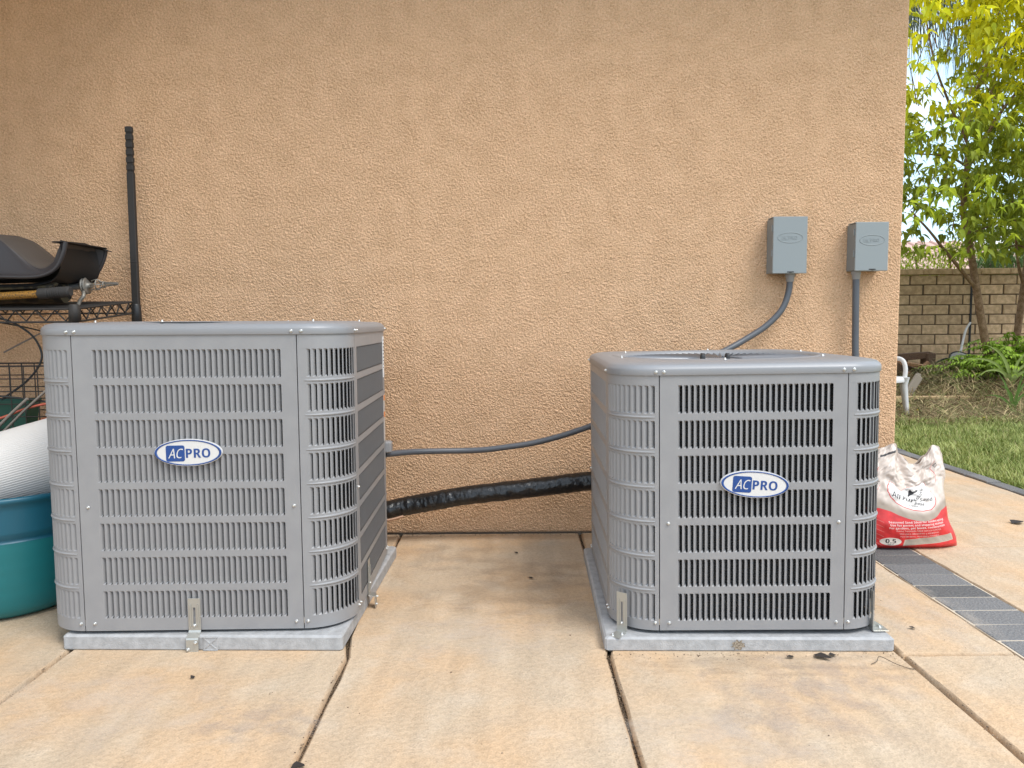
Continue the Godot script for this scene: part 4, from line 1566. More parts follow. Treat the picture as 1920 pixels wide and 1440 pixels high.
func bag_print() -> Image:
	var im := Image.create(800, 1000, false, Image.FORMAT_RGB8)
	var cream := lin(0.64, 0.55, 0.485)
	im.fill(cream)
	var red := lin(0.60, 0.03, 0.03)
	var edge := [Vector2(100, 800), Vector2(215, 805), Vector2(300, 815), Vector2(400, 850), Vector2(480, 895), Vector2(560, 930), Vector2(640, 955), Vector2(700, 962), Vector2(770, 955), Vector2(830, 932), Vector2(880, 895), Vector2(920, 850), Vector2(1060, 800)]
	var nz := field(3, 0.012, 3)
	for k in edge.size() - 1:
		var a := bx(edge[k])
		var b := bx(edge[k + 1])
		for x in range(maxi(int(a.x), 0), mini(int(b.x) + 1, 800)):
			var y := int(lerpf(a.y, b.y, (x - a.x) / (b.x - a.x)))
			for yy in range(clampi(y - 105, 0, 999), 1000):
				var t := float(yy - (y - 105)) / 105.0
				var n := 1.0 + 0.10 * nz.get_noise_2d(x, yy)
				if yy >= y:
					im.set_pixel(x, yy, Color(red.r * n, red.g * n, red.b * n))
				else:
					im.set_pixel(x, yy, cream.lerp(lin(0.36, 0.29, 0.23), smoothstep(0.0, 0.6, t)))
	# white field with its red outline
	var oval := [Vector2(390, 510), Vector2(362, 560), Vector2(365, 620), Vector2(400, 690), Vector2(450, 740), Vector2(520, 785), Vector2(620, 825), Vector2(720, 840), Vector2(800, 830), Vector2(850, 785), Vector2(868, 730), Vector2(862, 680), Vector2(840, 620), Vector2(800, 545), Vector2(785, 490), Vector2(760, 445), Vector2(720, 435), Vector2(640, 462), Vector2(580, 492), Vector2(510, 580)]
	var pp := []
	for q in oval:
		pp.append(bx(q))
	var mid := bx(Vector2(620, 670))
	for k in pp.size():
		fill_tri(im, mid, pp[k], pp[(k + 1) % pp.size()], lin(0.76, 0.72, 0.68))
	pp.append(pp[0])
	stroke(im, pp.slice(0, 12), 7.0, red)
	stroke(im, pp.slice(11), 3.5, lin(0.6, 0.2, 0.17))
	var ink := lin(0.03, 0.028, 0.03)
	# mountains and lettering
	for q in [[Vector2(600, 520), Vector2(640, 590), Vector2(585, 655)], [Vector2(655, 510), Vector2(690, 540), Vector2(640, 575)], [Vector2(620, 560), Vector2(660, 540), Vector2(600, 640)]]:
		fill_tri(im, bx(q[0]), bx(q[1]), bx(q[2]), ink)
	print_text(im, "KoRock", bx(Vector2(690, 618)), 46, ink, -0.95)
	print_text(im, "All Pur", bx(Vector2(520, 672)), 62, ink, 0.20)
	print_text(im, "Sand", bx(Vector2(762, 690)), 52, lin(0.12, 0.11, 0.11), 0.06)
	print_text(im, "pose", bx(Vector2(690, 742)), 40, ink, 0.25)
	print_text(im, "Arena", bx(Vector2(625, 772)), 28, lin(0.12, 0.11, 0.11), 0.05)
	# white copy on the red
	var wh := lin(0.72, 0.62, 0.58)
	var y := 972.0
	for q in [["Seasoned Sand Ideal for landscaping", 27.0], ["Use for pavers and stepping stones", 27.0], ["For gardens, pet boxes, construction", 27.0], ["Arena Tamizada Ideal para proyectos", 22.0], ["Uso para adoquines y escalones", 22.0], ["Para jardines, cajas para mascotas", 20.0]]:
		print_text(im, q[0], bx(Vector2(650, y)), q[1], wh, -0.035, q[1] > 25, -0.004)
		y += 35
	for k in 7:
		stroke(im, [bx(Vector2(112, 860 + k * 62)), bx(Vector2(230 + 10 * k, 925 + k * 62)), bx(Vector2(330, 975 + k * 60))], 2.2, lin(0.7, 0.35, 0.3))
	var c := bx(Vector2(390, 1213))
	for k in 32:
		var a := TAU * k / 32
		var b := TAU * (k + 1) / 32
		fill_tri(im, c, c + Vector2(cos(a) * 78, sin(a) * 39), c + Vector2(cos(b) * 78, sin(b) * 39), lin(0.66, 0.58, 0.5))
	print_text(im, "0.5", c + Vector2(0, -4), 58, ink)
	print_text(im, "CU FT", c + Vector2(0, 27), 16, ink)
	var b0 := bx(Vector2(510, 1190))
	var b1 := bx(Vector2(970, 1130))
	var b2 := bx(Vector2(975, 1215))
	var b3 := bx(Vector2(495, 1268))
	fill_tri(im, b0, b1, b2, lin(0.5, 0.42, 0.33)); fill_tri(im, b0, b2, b3, lin(0.5, 0.42, 0.33))
	for k in 5:
		var t := (k + 0.7) / 5.6
		stroke(im, [b0.lerp(b3, t) + Vector2(14, 0), b1.lerp(b2, t) - Vector2(10, 0)], 2.6, lin(0.12, 0.10, 0.10))
	# side gusset lettering
	stroke(im, [bx(Vector2(262, 320)), bx(Vector2(240, 470)), bx(Vector2(150, 660)), bx(Vector2(120, 760))], 3.0, red)
	stroke(im, [bx(Vector2(300, 545)), bx(Vector2(235, 640)), bx(Vector2(215, 790))], 3.0, red)
	print_text(im, "Purpose", bx(Vector2(238, 560)), 36, ink, -1.05)
	print_text(im, "Sand", bx(Vector2(182, 730)), 46, ink, -1.45)
	print_text(im, "0.5", bx(Vector2(142, 890)), 50, ink, -1.5)
	stroke(im, [bx(Vector2(820, 255)), bx(Vector2(880, 235)), bx(Vector2(835, 290)), bx(Vector2(890, 430)), bx(Vector2(900, 520))], 3.0, red)
	print_text(im, "0.5", bx(Vector2(885, 300)), 34, lin(0.1, 0.1, 0.1), 1.15)
	stroke(im, [bx(Vector2(235, 180)), bx(Vector2(330, 172)), bx(Vector2(415, 168))], 22.0, lin(0.06, 0.055, 0.055))
	return im


func build_bag() -> void:
	var m := StandardMaterial3D.new()
	m.resource_name = "bag_film"
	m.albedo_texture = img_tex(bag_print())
	m.roughness = 0.38
	m.texture_repeat = false
	m.backlight_enabled = true
	m.backlight = Color(0.35, 0.33, 0.3)
	var nz := field(33, 1.0, 3)
	var NU := 84
	var NV := 72
	var xl := Curve.new()
	for q in [[0.0, 0.0], [0.3, 0.02], [0.7, 0.10], [1.0, 0.25]]:
		xl.add_point(Vector2(q[0], q[1]))
	var xr := Curve.new()
	for q in [[0.0, 1.0], [0.06, 0.99], [0.3, 0.915], [0.6, 0.90], [0.8, 0.94], [1.0, 0.93]]:
		xr.add_point(Vector2(q[0], q[1]))
	var dp := Curve.new()
	for q in [[0.0, 0.42], [0.05, 0.72], [0.25, 0.92], [0.5, 0.75], [0.72, 0.5], [0.9, 0.2], [1.0, 0.05]]:
		dp.add_point(Vector2(q[0], q[1]))
	var top := Curve.new()
	for q in [[0.0, 0.90], [0.14, 0.96], [0.30, 1.02], [0.345, 1.0], [0.38, 0.90], [0.5, 0.80], [0.60, 0.79], [0.74, 0.88], [0.86, 0.985], [0.92, 0.975], [0.98, 0.90], [1.0, 0.80]]:
		top.add_point(Vector2(q[0], q[1]))
	var P := func(u: float, v: float, front: float) -> Vector3:
		var h := lerpf(0.42, 0.42 * top.sample(u), smoothstep(0.25, 1.0, v))
		var x := lerpf(1.425, 1.872, lerpf(xl.sample(v), xr.sample(v), u))
		var w := pow(maxf(1.0 - pow(absf(2 * u - 1), 3.0), 0.0), 0.6)
		var d := 0.105 * dp.sample(v) * w * front
		var z := 0.235 - 0.075 * v + d
		if front > 0:
			var loose := smoothstep(0.3, 0.8, v)
			z += w * (0.007 * loose + 0.002) * nz.get_noise_2d(u * 5.0 + v * 3.0, v * 4.0) * 2.0
			z += w * 0.0055 * loose * (1.0 - 2.0 * absf(nz.get_noise_2d(u * 9.0 - v * 6.0 + 20.0, v * 8.0 + u * 3.0)) * 1.6)
			z -= w * 0.020 * loose * exp(-pow((u - 0.36 - 0.30 * (1.0 - v)) / 0.05, 2))
			z += w * 0.014 * loose * exp(-pow((u - 0.46 - 0.30 * (1.0 - v)) / 0.05, 2))
		return Vector3(x, maxf(v * h, 0.0015), z)
	var st := SurfaceTool.new()
	st.begin(Mesh.PRIMITIVE_TRIANGLES)
	st.set_smooth_group(0)
	for side in [1.0, -1.0]:
		for i in NU:
			for j in NV:
				var q := []
				for d in [[0, 0], [0, 1], [1, 1], [1, 0]]:
					var u := float(i + d[0]) / NU
					var v := float(j + d[1]) / NV
					q.append([P.call(u, v, side), Vector2(u, 1.0 - v) if side > 0 else Vector2(0.55, lerpf(0.95, 0.22, v))])
				for k in ([0, 1, 2, 0, 2, 3] if side > 0 else [0, 2, 1, 0, 3, 2]):
					st.set_uv(q[k][1])
					st.add_vertex(q[k][0])
	st.generate_normals()
	var o := base("sand_bag", Vector3(0, 0, 0))
	tag(o, "red and white plastic bag of sand leaning at the stucco corner", "bag")
	put("film", st.commit(), m, o)


# ------------------------------------------------------------------ scatter
func many(called: String, mesh: Mesh, m: Material, xf: Array, cols: Array, parent: Node = self) -> MultiMeshInstance3D:
	var mm := MultiMesh.new()
	mm.transform_format = MultiMesh.TRANSFORM_3D
	mm.use_colors = true
	mm.mesh = mesh
	mm.instance_count = xf.size()
	for i in xf.size():
		mm.set_instance_transform(i, xf[i])
		mm.set_instance_color(i, cols[i])
	var o := MultiMeshInstance3D.new()
	o.name = called
	o.multimesh = mm
	o.material_override = m
	parent.add_child(o, true)
	o.set_meta("kind", "stuff")
	return o


func blade_mesh(w: float, h: float, lean: float, n := 3) -> ArrayMesh:
	var m := Mb.new()
	m.smooth()
	m.col(Color.WHITE)
	for k in n:
		var a := float(k) / n
		var b := float(k + 1) / n
		var wa := w * (1 - a * a)
		var wb := w * (1 - b * b)
		var za := lean * a * a
		var zb := lean * b * b
		m.quad(Vector3(-wa, a * h, za), Vector3(-wb, b * h, zb), Vector3(wb, b * h, zb), Vector3(wa, a * h, za))
	return m.done()


# a pointed leaf, folded along the midrib and drooping; base at the origin, tip along -z
func leaf_mesh(len_: float, w: float, droop: float, n := 5) -> ArrayMesh:
	var m := Mb.new()
	m.smooth()
	m.col(Color.WHITE)
	var prev := []
	for k in n + 1:
		var t := float(k) / n
		var hw := w * pow(sin(PI * pow(t, 0.62)), 0.9) * (1.0 - 0.25 * t)
		var y := -droop * t * t
		var row := [Vector3(-hw, y + hw * 0.35, -len_ * t), Vector3(0, y, -len_ * t), Vector3(hw, y + hw * 0.35, -len_ * t)]
		if k > 0:
			for i in 2:
				m.quad(prev[i], row[i], row[i + 1], prev[i + 1])
		prev = row
	return m.done()


func build_wall_and_yard() -> void:
	# block wall along the back of the garden
	var wz := -8.30
	var bw := base("block_wall", Vector3(0, 0, wz))
	tag(bw, "tan concrete block garden wall with flat cap stones", "wall")
	var core := Mb.new()
	core.box(Vector3(8.0, 0.76, 0.0), Vector3(11.9, 1.62, 0.125))
	put("mortar_core", core.done(), M.mortar, bw)
	rng.seed = 21
	var meshes := []
	for k in 3:
		var m := Mb.new()
		m.bevel_box(Vector3.ZERO, Vector3(0.388 - 0.003 * k, 0.136, 0.15), 0.006)
		meshes.append(m.done())
	var ph := 0.1505
	for row in 11:
		var y := 1.62 - 0.079 - row * ph
		var n := 0
		var x := 2.2 + (0.2032 if row % 2 else 0.0)
		while x < 13.8:
			put("block", meshes[rng.randi_range(0, 2)], M["block%d" % rng.randi_range(0, 3)], bw, Transform3D(Basis(), Vector3(x + rng.randf_range(-0.003, 0.003), y + rng.randf_range(-0.002, 0.002), rng.randf_range(-0.003, 0.003))))
			x += 0.4064
	var cm := Mb.new()
	cm.bevel_box(Vector3.ZERO, Vector3(0.432, 0.088, 0.2), 0.006)
	var cap := cm.done()
	var x2 := 2.1
	while x2 < 13.9:
		put("cap_stone", cap, M["block%d" % rng.randi_range(1, 3)], bw, Transform3D(Basis(), Vector3(x2, 1.666 + rng.randf_range(-0.003, 0.003), 0)))
		x2 += 0.437
	# dark pilaster joint with a tap, and the white pipe that leans on it
	var pj := Mb.new()
	pj.box(Vector3(6.995, 0.8, 0.078), Vector3(0.03, 1.55, 0.012))
	put("control_joint", pj.done(), M.rubber, bw)
	var pipe := Mb.new()
	pipe.tube(spline([Vector3(6.55, 0.24, -7.75), Vector3(6.72, 0.55, -7.95), Vector3(6.86, 0.78, -8.1), Vector3(6.96, 0.89, -8.16)], 5), 0.017, 8)
	tag(put("white_pipe", pipe.done(), M.pipe_white), "slanting white pipe behind the tree trunk against the block wall", "pipe")

	# plastic chair that peeks out behind the house corner
	var ch := base("plastic_chair", Vector3(3.70, -0.01, -4.30), 0.55)
	ch.scale = Vector3.ONE * 0.9
	tag(ch, "white plastic garden chair half hidden behind the stucco corner", "chair")
	var seat := Mb.new()
	var sr := []
	for q in [[-0.21, 0.435], [0.10, 0.42], [0.18, 0.425], [0.215, 0.415], [0.228, 0.39], [0.225, 0.365]]:
		sr.append([Vector3(-0.22, q[1], q[0]), Vector3(0.22, q[1], q[0])])
	for k in sr.size() - 1:
		seat.smooth()
		seat.quad(sr[k][0], sr[k][1], sr[k + 1][1], sr[k + 1][0])
	seat.flat()
	seat.bevel_box(Vector3(-0.215, 0.395, 0.0), Vector3(0.03, 0.06, 0.43), 0.01)
	seat.bevel_box(Vector3(0.215, 0.395, 0.0), Vector3(0.03, 0.06, 0.43), 0.01)
	put("seat", seat.done(), M.chair_white, ch)
	for q in [[0.205, 0.195], [-0.205, 0.195], [0.205, -0.20], [-0.205, -0.20]]:
		var lg := Mb.new()
		var s := signf(q[0])
		var f := signf(q[1])
		var r0 := []
		var r1 := []
		var r2 := []
		for p in [[-1, 1], [1, 1], [1, -1], [-1, -1]]:
			r0.append(Vector3(q[0] + s * 0.035 + p[0] * 0.018, 0.0, q[1] + f * 0.03 + p[1] * 0.018))
			r1.append(Vector3(q[0] + p[0] * 0.032, 0.33, q[1] + p[1] * 0.030))
			r2.append(Vector3(q[0] + p[0] * 0.034, 0.42, q[1] + p[1] * 0.05))
		lg.skin([r0, r1, r2])
		put("leg", lg.done(), M.chair_white, ch)
	for s in [-1, 1]:
		var ar := Mb.new()
		var pts := spline([Vector3(s * 0.23, 0.40, 0.19), Vector3(s * 0.255, 0.52, 0.18), Vector3(s * 0.265, 0.61, 0.13), Vector3(s * 0.265, 0.625, 0.0), Vector3(s * 0.25, 0.62, -0.15), Vector3(s * 0.225, 0.63, -0.23)], 6)
		ar.tube(pts, 0.024, 10)
		put("armrest", ar.done(), M.chair_white, ch)
	for k in 5:
		var sl := Mb.new()
		sl.bevel_box(Vector3(lerpf(-0.16, 0.16, k / 4.0), 0.62, -0.255), Vector3(0.05, 0.36, 0.014), 0.005, Basis(Vector3.RIGHT, -0.2))
		put("back_slat", sl.done(), M.chair_white, ch)
	var tp := Mb.new()
	tp.tube(spline([Vector3(-0.22, 0.42, -0.21), Vector3(-0.23, 0.65, -0.26), Vector3(-0.17, 0.81, -0.295), Vector3(0, 0.845, -0.30), Vector3(0.17, 0.81, -0.295), Vector3(0.23, 0.65, -0.26), Vector3(0.22, 0.42, -0.21)], 6), 0.022, 10)
	put("back_frame", tp.done(), M.chair_white, ch)

	# scrap boards piled by the wall
	var boards := [
		["splintered brown board slanting down at the front of the scrap pile", cast(1722, 715, -6.45), Vector3(0.40, 0.07, 0.03), Vector3(0.0, 0.35, -0.56), "old_board"],
		["dark board lying level on top of the scrap pile", cast(1706, 668, -6.9), Vector3(0.5, 0.09, 0.12), Vector3(0, -0.2, 0.08), "dark_board"],
		["short dark block at the right end of the scrap pile", cast(1741, 672, -6.85), Vector3(0.13, 0.15, 0.14), Vector3(0, 0.3, 0), "dark_board"],
		["wide dark board leaning behind the splintered one", cast(1706, 698, -6.6), Vector3(0.6, 0.16, 0.035), Vector3(0.3, 0.1, -0.3), "dark_board"],
		["weathered grey board leaning steeply beside the plastic chair", cast(1712, 728, -5.4), Vector3(0.34, 0.11, 0.03), Vector3(0.1, 0.3, 1.0), "grey_board"],
		["broken orange-brown plank end in the middle of the scrap pile", cast(1744, 694, -6.62), Vector3(0.26, 0.12, 0.05), Vector3(0.4, 0.1, -0.75), "old_board"],
		["pale plank lying flat on the ground behind the plastic chair", cast(1735, 746, -5.1), Vector3(0.95, 0.035, 0.12), Vector3(0, 0.03, 0), "pale_board"],
		["rough crooked brown stick across the scrap pile", cast(1722, 685, -6.5), Vector3(0.5, 0.045, 0.05), Vector3(0.2, -0.3, -0.16), "old_board"]]
	for q in boards:
		var m := Mb.new()
		var s: Vector3 = q[2]
		m.bevel_box(Vector3.ZERO, s, 0.006)
		m.bevel_box(Vector3(s.x * 0.52, s.y * 0.12, 0), Vector3(s.x * 0.08, s.y * 0.5, s.z * 0.7), 0.004, Basis(Vector3(0, 0, 1), 0.12))
		var o := put("scrap_board", m.done(), M[q[4]], self, Transform3D(Basis.from_euler(q[3]), q[1]))
		tag(o, q[0], "board", "scrap boards by the block wall")
	# grey lids and hoop beside the boards
	var lid := base("metal_pan", cast(1802, 674, -7.0), 0.2)
	lid.rotation = Vector3(0.75, 0.3, 0.25)
	tag(lid, "shiny grey metal pan lying tilted among the ferns by the wall", "pan")
	var lm := Mb.new()
	lm.lathe([Vector2(0.001, 0.05), Vector2(0.09, 0.045), Vector2(0.12, 0.02), Vector2(0.135, 0.0), Vector2(0.14, 0.003)], 32)
	put("dish", lm.done(), M.dull_steel, lid)
	var hm := Mb.new()
	var pts := []
	for k in 41:
		var a := TAU * k / 40
		pts.append(Vector3(cos(a) * 0.14, 0.003, sin(a) * 0.14))
	hm.tube(pts, 0.012, 6, false)
	put("rim", hm.done(), M.rubber, lid)
	var hp := Mb.new()
	pts = []
	for k in 41:
		var a := TAU * k / 40
		pts.append(cast(1774, 690, -7.2) + Vector3(cos(a) * 0.19, sin(a) * 0.14, sin(a) * 0.1))
	hp.tube(pts, 0.014, 6, false)
	tag(put("black_hoop", hp.done(), M.rubber), "black hoop standing between the scrap boards and the pan", "hoop")

	# house beyond the wall
	var nh := base("neighbour_house", Vector3(15.5, 0, -24))
	tag(nh, "pale house with a terracotta roof beyond the block wall", "house")
	var wm := Mb.new()
	wm.box(Vector3(-2.0, 1.3, -4.0), Vector3(12, 2.7, 8))
	put("wall", wm.done(), M.far_wall, nh)
	var rm := Mb.new()
	rm.flat()
	rm.quad(Vector3(-8.4, 2.6, 0.4), Vector3(-7, 4.1, -4), Vector3(3.5, 4.1, -4), Vector3(4.3, 2.6, 0.4))
	rm.quad(Vector3(4.3, 2.6, -8.4), Vector3(3.5, 4.1, -4), Vector3(-7, 4.1, -4), Vector3(-8.4, 2.6, -8.4))
	put("roof", rm.done(), M.far_roof, nh)
	for k in 22:
		var tr := Mb.new()
		tr.tube([Vector3(-8.2 + k * 0.55, 2.61, 0.42), Vector3(-6.9 + k * 0.475, 4.1, -3.98)], 0.07, 6)
		put("roof_tile_row", tr.done(), M.far_roof, nh.get_node("roof"))
	var po := Mb.new()
	po.bevel_box(Vector3(0.6, 1.4, 1.0), Vector3(0.32, 2.6, 0.32), 0.02)
	put("porch_post", po.done(), M.far_post, nh)


func cast(px: float, py: float, z: float) -> Vector3:       # a place in the garden seen at a given direction, at depth z
	var d := EYE.z - z
	return Vector3((px - 960.0) / 1420.0 * d, 0.95 + (604.0 - 0.0075 * (px - 960.0) - py) / 1420.0 * d, z)


func limb(pts: Array, r0: float, r1: float) -> ArrayMesh:
	var m := Mb.new()
	var p := spline(pts, 5)
	var r := []
	for k in p.size():
		r.append(lerpf(r0, r1, float(k) / (p.size() - 1)))
	m.tube(p, r, 9)
	return m.done()


func build_trees() -> void:
	rng.seed = 404
	var lm := [leaf_mesh(0.125, 0.027, 0.045), leaf_mesh(0.105, 0.024, 0.06), leaf_mesh(0.14, 0.030, 0.05)]
	# tree one: leaning trunk in front of the wall
	var z := -6.4
	var A := base("tree", Vector3.ZERO)
	tag(A, "young tree with leaning brown trunk and bright yellow-green leaves before the block wall", "tree", "leafy trees by the block wall")
	put("trunk", limb([cast(1868, 760, z), cast(1858, 690, z), cast(1838, 600, z), cast(1822, 520, z), cast(1807, 445, z), cast(1796, 400, z), cast(1799, 330, z + 0.05), cast(1803, 285, z + 0.1)], 0.056, 0.03), M.bark, A)
	var limbs := [
		[[cast(1826, 542, z), cast(1790, 500, z + 0.1), cast(1760, 466, z + 0.2), cast(1735, 436, z + 0.3), cast(1700, 400, z + 0.4)], 0.026],
		[[cast(1757, 464, z + 0.2), cast(1720, 472, z + 0.3), cast(1690, 478, z + 0.4)], 0.010],
		[[cast(1801, 320, z), cast(1830, 270, z - 0.1), cast(1862, 215, z - 0.2), cast(1905, 160, z - 0.3), cast(1950, 90, z - 0.3)], 0.026],
		[[cast(1801, 320, z), cast(1775, 305, z + 0.1), cast(1745, 298, z + 0.2), cast(1700, 296, z + 0.3)], 0.018],
		[[cast(1803, 285, z), cast(1785, 250, z), cast(1760, 200, z + 0.1), cast(1735, 140, z + 0.2), cast(1715, 60, z + 0.2)], 0.022],
		[[cast(1785, 250, z), cast(1808, 190, z), cast(1830, 120, z - 0.1), cast(1815, 60, z - 0.1), cast(1790, -10, z)], 0.020],
		[[cast(1812, 440, z), cast(1850, 425, z - 0.1), cast(1890, 405, z - 0.2)], 0.011],
		[[cast(1862, 215, z - 0.2), cast(1850, 150, z - 0.1), cast(1865, 80, z), cast(1880, 0, z)], 0.014]]
	for q in limbs:
		put("limb", limb(q[0], q[1], q[1] * 0.4), M.bark, A)
	# tree two: at the right edge
	z = -6.9
	var B := base("tree", Vector3.ZERO)
	tag(B, "second leafy tree with upright pale trunk at the right edge before the block wall", "tree", "leafy trees by the block wall")
	put("trunk", limb([cast(1900, 720, z), cast(1905, 640, z), cast(1912, 560, z), cast(1919, 480, z), cast(1924, 400, z), cast(1935, 300, z), cast(1942, 180, z)], 0.05, 0.026), M.bark, B)
	put("limb", limb([cast(1914, 535, z), cast(1903, 500, z + 0.1), cast(1897, 460, z + 0.1), cast(1893, 420, z + 0.2), cast(1885, 360, z + 0.2)], 0.022, 0.009), M.bark, B)
	put("limb", limb([cast(1920, 470, z), cast(1900, 462, z), cast(1880, 466, z)], 0.015, 0.007), M.bark, B)
	put("trunk", limb([cast(1932, 730, z + 0.2), cast(1926, 650, z + 0.2), cast(1930, 560, z + 0.2), cast(1950, 400, z + 0.2)], 0.05, 0.03), M.bark_pale, B)

	# leaves hang in sprays round twigs that fill the crowns
	var spots := {0: [], 1: []}
	var cols := {0: [], 1: []}
	for tree in 2:
		var n := 1600 if tree == 0 else 1150
		for k in n:
			var px := rng.randf_range(1640, 2060)
			var py := rng.randf_range(-230, 478)
			var dz := rng.randf_range(-1.2, 1.4)
			if tree == 1:
				px = rng.randf_range(1800, 2200)
			# gaps through which the sky shows
			if tree == 0 and px < 1800 and py > 45 and py < 165 and rng.randf() < 0.86:
				continue
			if py > 410 and px < 1850 and rng.randf() < 0.2:
				continue
			if tree == 0 and px < 1790 and py > 150 and py < 460 and rng.randf() < 0.30:
				continue
			if py > 440 and rng.randf() < 0.4:
				continue
			var c := cast(px, py, (-6.4 if tree == 0 else -6.9) + dz)
			var lightness := clampf((370.0 - py) / 330.0 + rng.randf_range(-0.35, 0.35), 0, 1)  # upper leaves yellow with young growth, and sunlight painted into their tone
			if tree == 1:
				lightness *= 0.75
			var dir := Vector3(rng.randf_range(-1, 1), rng.randf_range(-0.25, 0.35), rng.randf_range(-1, 1)).normalized()
			var tl := rng.randf_range(0.16, 0.42)
			for i in rng.randi_range(7, 13):
				var p := c + dir * tl * (i / 10.0 - 0.4) + Vector3(rng.randf_range(-0.03, 0.03), rng.randf_range(-0.03, 0.03), rng.randf_range(-0.03, 0.03))
				var yaw := rng.randf() * TAU
				var bs := Basis(Vector3.UP, yaw) * Basis(Vector3.RIGHT, rng.randf_range(-1.05, 0.12)) * Basis(Vector3(0, 0, 1), rng.randf_range(-0.5, 0.5))
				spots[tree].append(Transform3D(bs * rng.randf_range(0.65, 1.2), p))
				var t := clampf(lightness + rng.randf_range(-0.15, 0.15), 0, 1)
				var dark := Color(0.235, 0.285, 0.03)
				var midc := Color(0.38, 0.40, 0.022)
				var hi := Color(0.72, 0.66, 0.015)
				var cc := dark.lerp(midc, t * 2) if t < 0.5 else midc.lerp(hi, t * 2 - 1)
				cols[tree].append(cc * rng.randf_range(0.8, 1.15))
	for tree in 2:
		var T: Node3D = [A, B][tree]
		# the leaves that show largest are parts of their own
		var order := range(spots[tree].size())
		var near := []
		for i in order:
			var p: Vector3 = spots[tree][i].origin
			var d := EYE.z - p.z
			var sx := 960 + p.x / d * 1420
			var sy := 604 - (p.y - 0.95) / d * 1420
			if sx > 1690 and sx < 1920 and sy > 0 and sy < 500:
				near.append([d, i])
		near.sort_custom(func(a, b): return a[0] < b[0])
		var single := {}
		var shades := []
		for k in 10:
			var m: StandardMaterial3D = M.leaf.duplicate()
			m.resource_name = "leaf_tone_%d" % k
			m.vertex_color_use_as_albedo = false
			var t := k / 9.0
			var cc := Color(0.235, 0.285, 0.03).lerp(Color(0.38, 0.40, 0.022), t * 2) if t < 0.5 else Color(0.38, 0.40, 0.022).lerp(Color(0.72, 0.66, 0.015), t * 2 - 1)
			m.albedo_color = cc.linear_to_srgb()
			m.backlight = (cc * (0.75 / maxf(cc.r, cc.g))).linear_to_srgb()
			shades.append(m)
		for k in mini(near.size(), 280 if tree == 0 else 150):
			var i: int = near[k][1]
			single[i] = true
			var cc: Color = cols[tree][i]
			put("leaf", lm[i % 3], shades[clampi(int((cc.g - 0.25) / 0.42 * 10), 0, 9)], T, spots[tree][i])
		for v in 3:
			var xs := []
			var cs := []
			for i in order:
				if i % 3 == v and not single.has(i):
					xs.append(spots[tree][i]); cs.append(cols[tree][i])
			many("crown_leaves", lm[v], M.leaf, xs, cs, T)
	# fine twigs through the crown
	for k in 46:
		var px := rng.randf_range(1690, 1930)
		var py := rng.randf_range(0, 440)
		var zz := -6.4 + rng.randf_range(-0.8, 0.9)
		var up := rng.randf_range(30, 90)
		var sd := rng.randf_range(-45, 45)
		put("twig", limb([cast(px, py, zz), cast(px + sd * 0.4, py - up * 0.5, zz), cast(px + sd, py - up, zz + 0.1)], 0.007, 0.003), M.bark, A)

	# weeping fronds behind, high on the left of the crown
	var W := base("weeping_palm", Vector3.ZERO)
	tag(W, "grey-green palm with long thin drooping fronds behind the yellow-green tree", "palm")
	put("trunk", limb([Vector3(6.9, -0.1, -13.0), Vector3(6.95, 3.0, -13.0), Vector3(7.0, 7.2, -13.0)], 0.2, 0.15), M.bark, W)
	var fm := blade_mesh(0.009, 1.0, 0.10, 4)
	var fx := []
	var fc := []
	for k in 17:
		var a := TAU * k / 17 + 0.1
		var p0 := Vector3(7.0, 7.1, -13.0)
		var rch := rng.randf_range(1.6, 2.9)
		var tipd := Vector3(cos(a), 0, sin(a)) * rch
		var pts := spline([p0, p0 + tipd * 0.4 + Vector3(0, 0.75, 0), p0 + tipd * 0.8 + Vector3(0, 0.5, 0), p0 + tipd * 1.15 + Vector3(0, -0.5, 0)], 8)
		put("frond_stem", limb(pts, 0.028, 0.008), M.bark_pale, W)
		for i in 150:
			var t := rng.randf() * (pts.size() - 1.01)
			var q: Vector3 = pts[int(t)].lerp(pts[int(t) + 1], fposmod(t, 1.0))
			var l := rng.randf_range(0.7, 1.7)
			var bs := Basis(Vector3.UP, rng.randf() * TAU) * Basis(Vector3.RIGHT, PI - rng.randf_range(0.0, 0.55))
			fx.append(Transform3D(bs * Basis.from_scale(Vector3(1, l, l)), q))
			fc.append(Color(0.075, 0.095, 0.055) * rng.randf_range(0.7, 1.3))
	many("fronds", fm, M.frond, fx, fc, W)

	# shrubs that show over the wall, and darker growth behind
	shrub("yellow-green shrub just over the block wall by the house corner", cast(1712, 500, -9.3), Vector3(0.5, 0.36, 0.4), 800, Color(0.38, 0.46, 0.04), lm[1], 0.6)
	shrub("small bright shrub over the block wall left of the leaning trunk", cast(1772, 488, -9.4), Vector3(0.34, 0.3, 0.3), 380, Color(0.42, 0.46, 0.04), lm[1], 0.6)
	shrub("broad dark green shrub behind the block wall at right", cast(1905, 440, -10.5), Vector3(1.0, 1.1, 0.6), 1500, Color(0.13, 0.19, 0.03), lm[0], 0.9)
	shrub("tall green bush behind the block wall between the trunks", cast(1850, 430, -11.5), Vector3(0.9, 0.9, 0.6), 1100, Color(0.26, 0.32, 0.03), lm[2], 0.9)
	# papyrus-like tuft
	var tf := base("reed_tuft", cast(1868, 515, -9.2))
	tag(tf, "tuft of fine green reeds showing above the block wall", "plant")
	var rx := []
	var rc := []
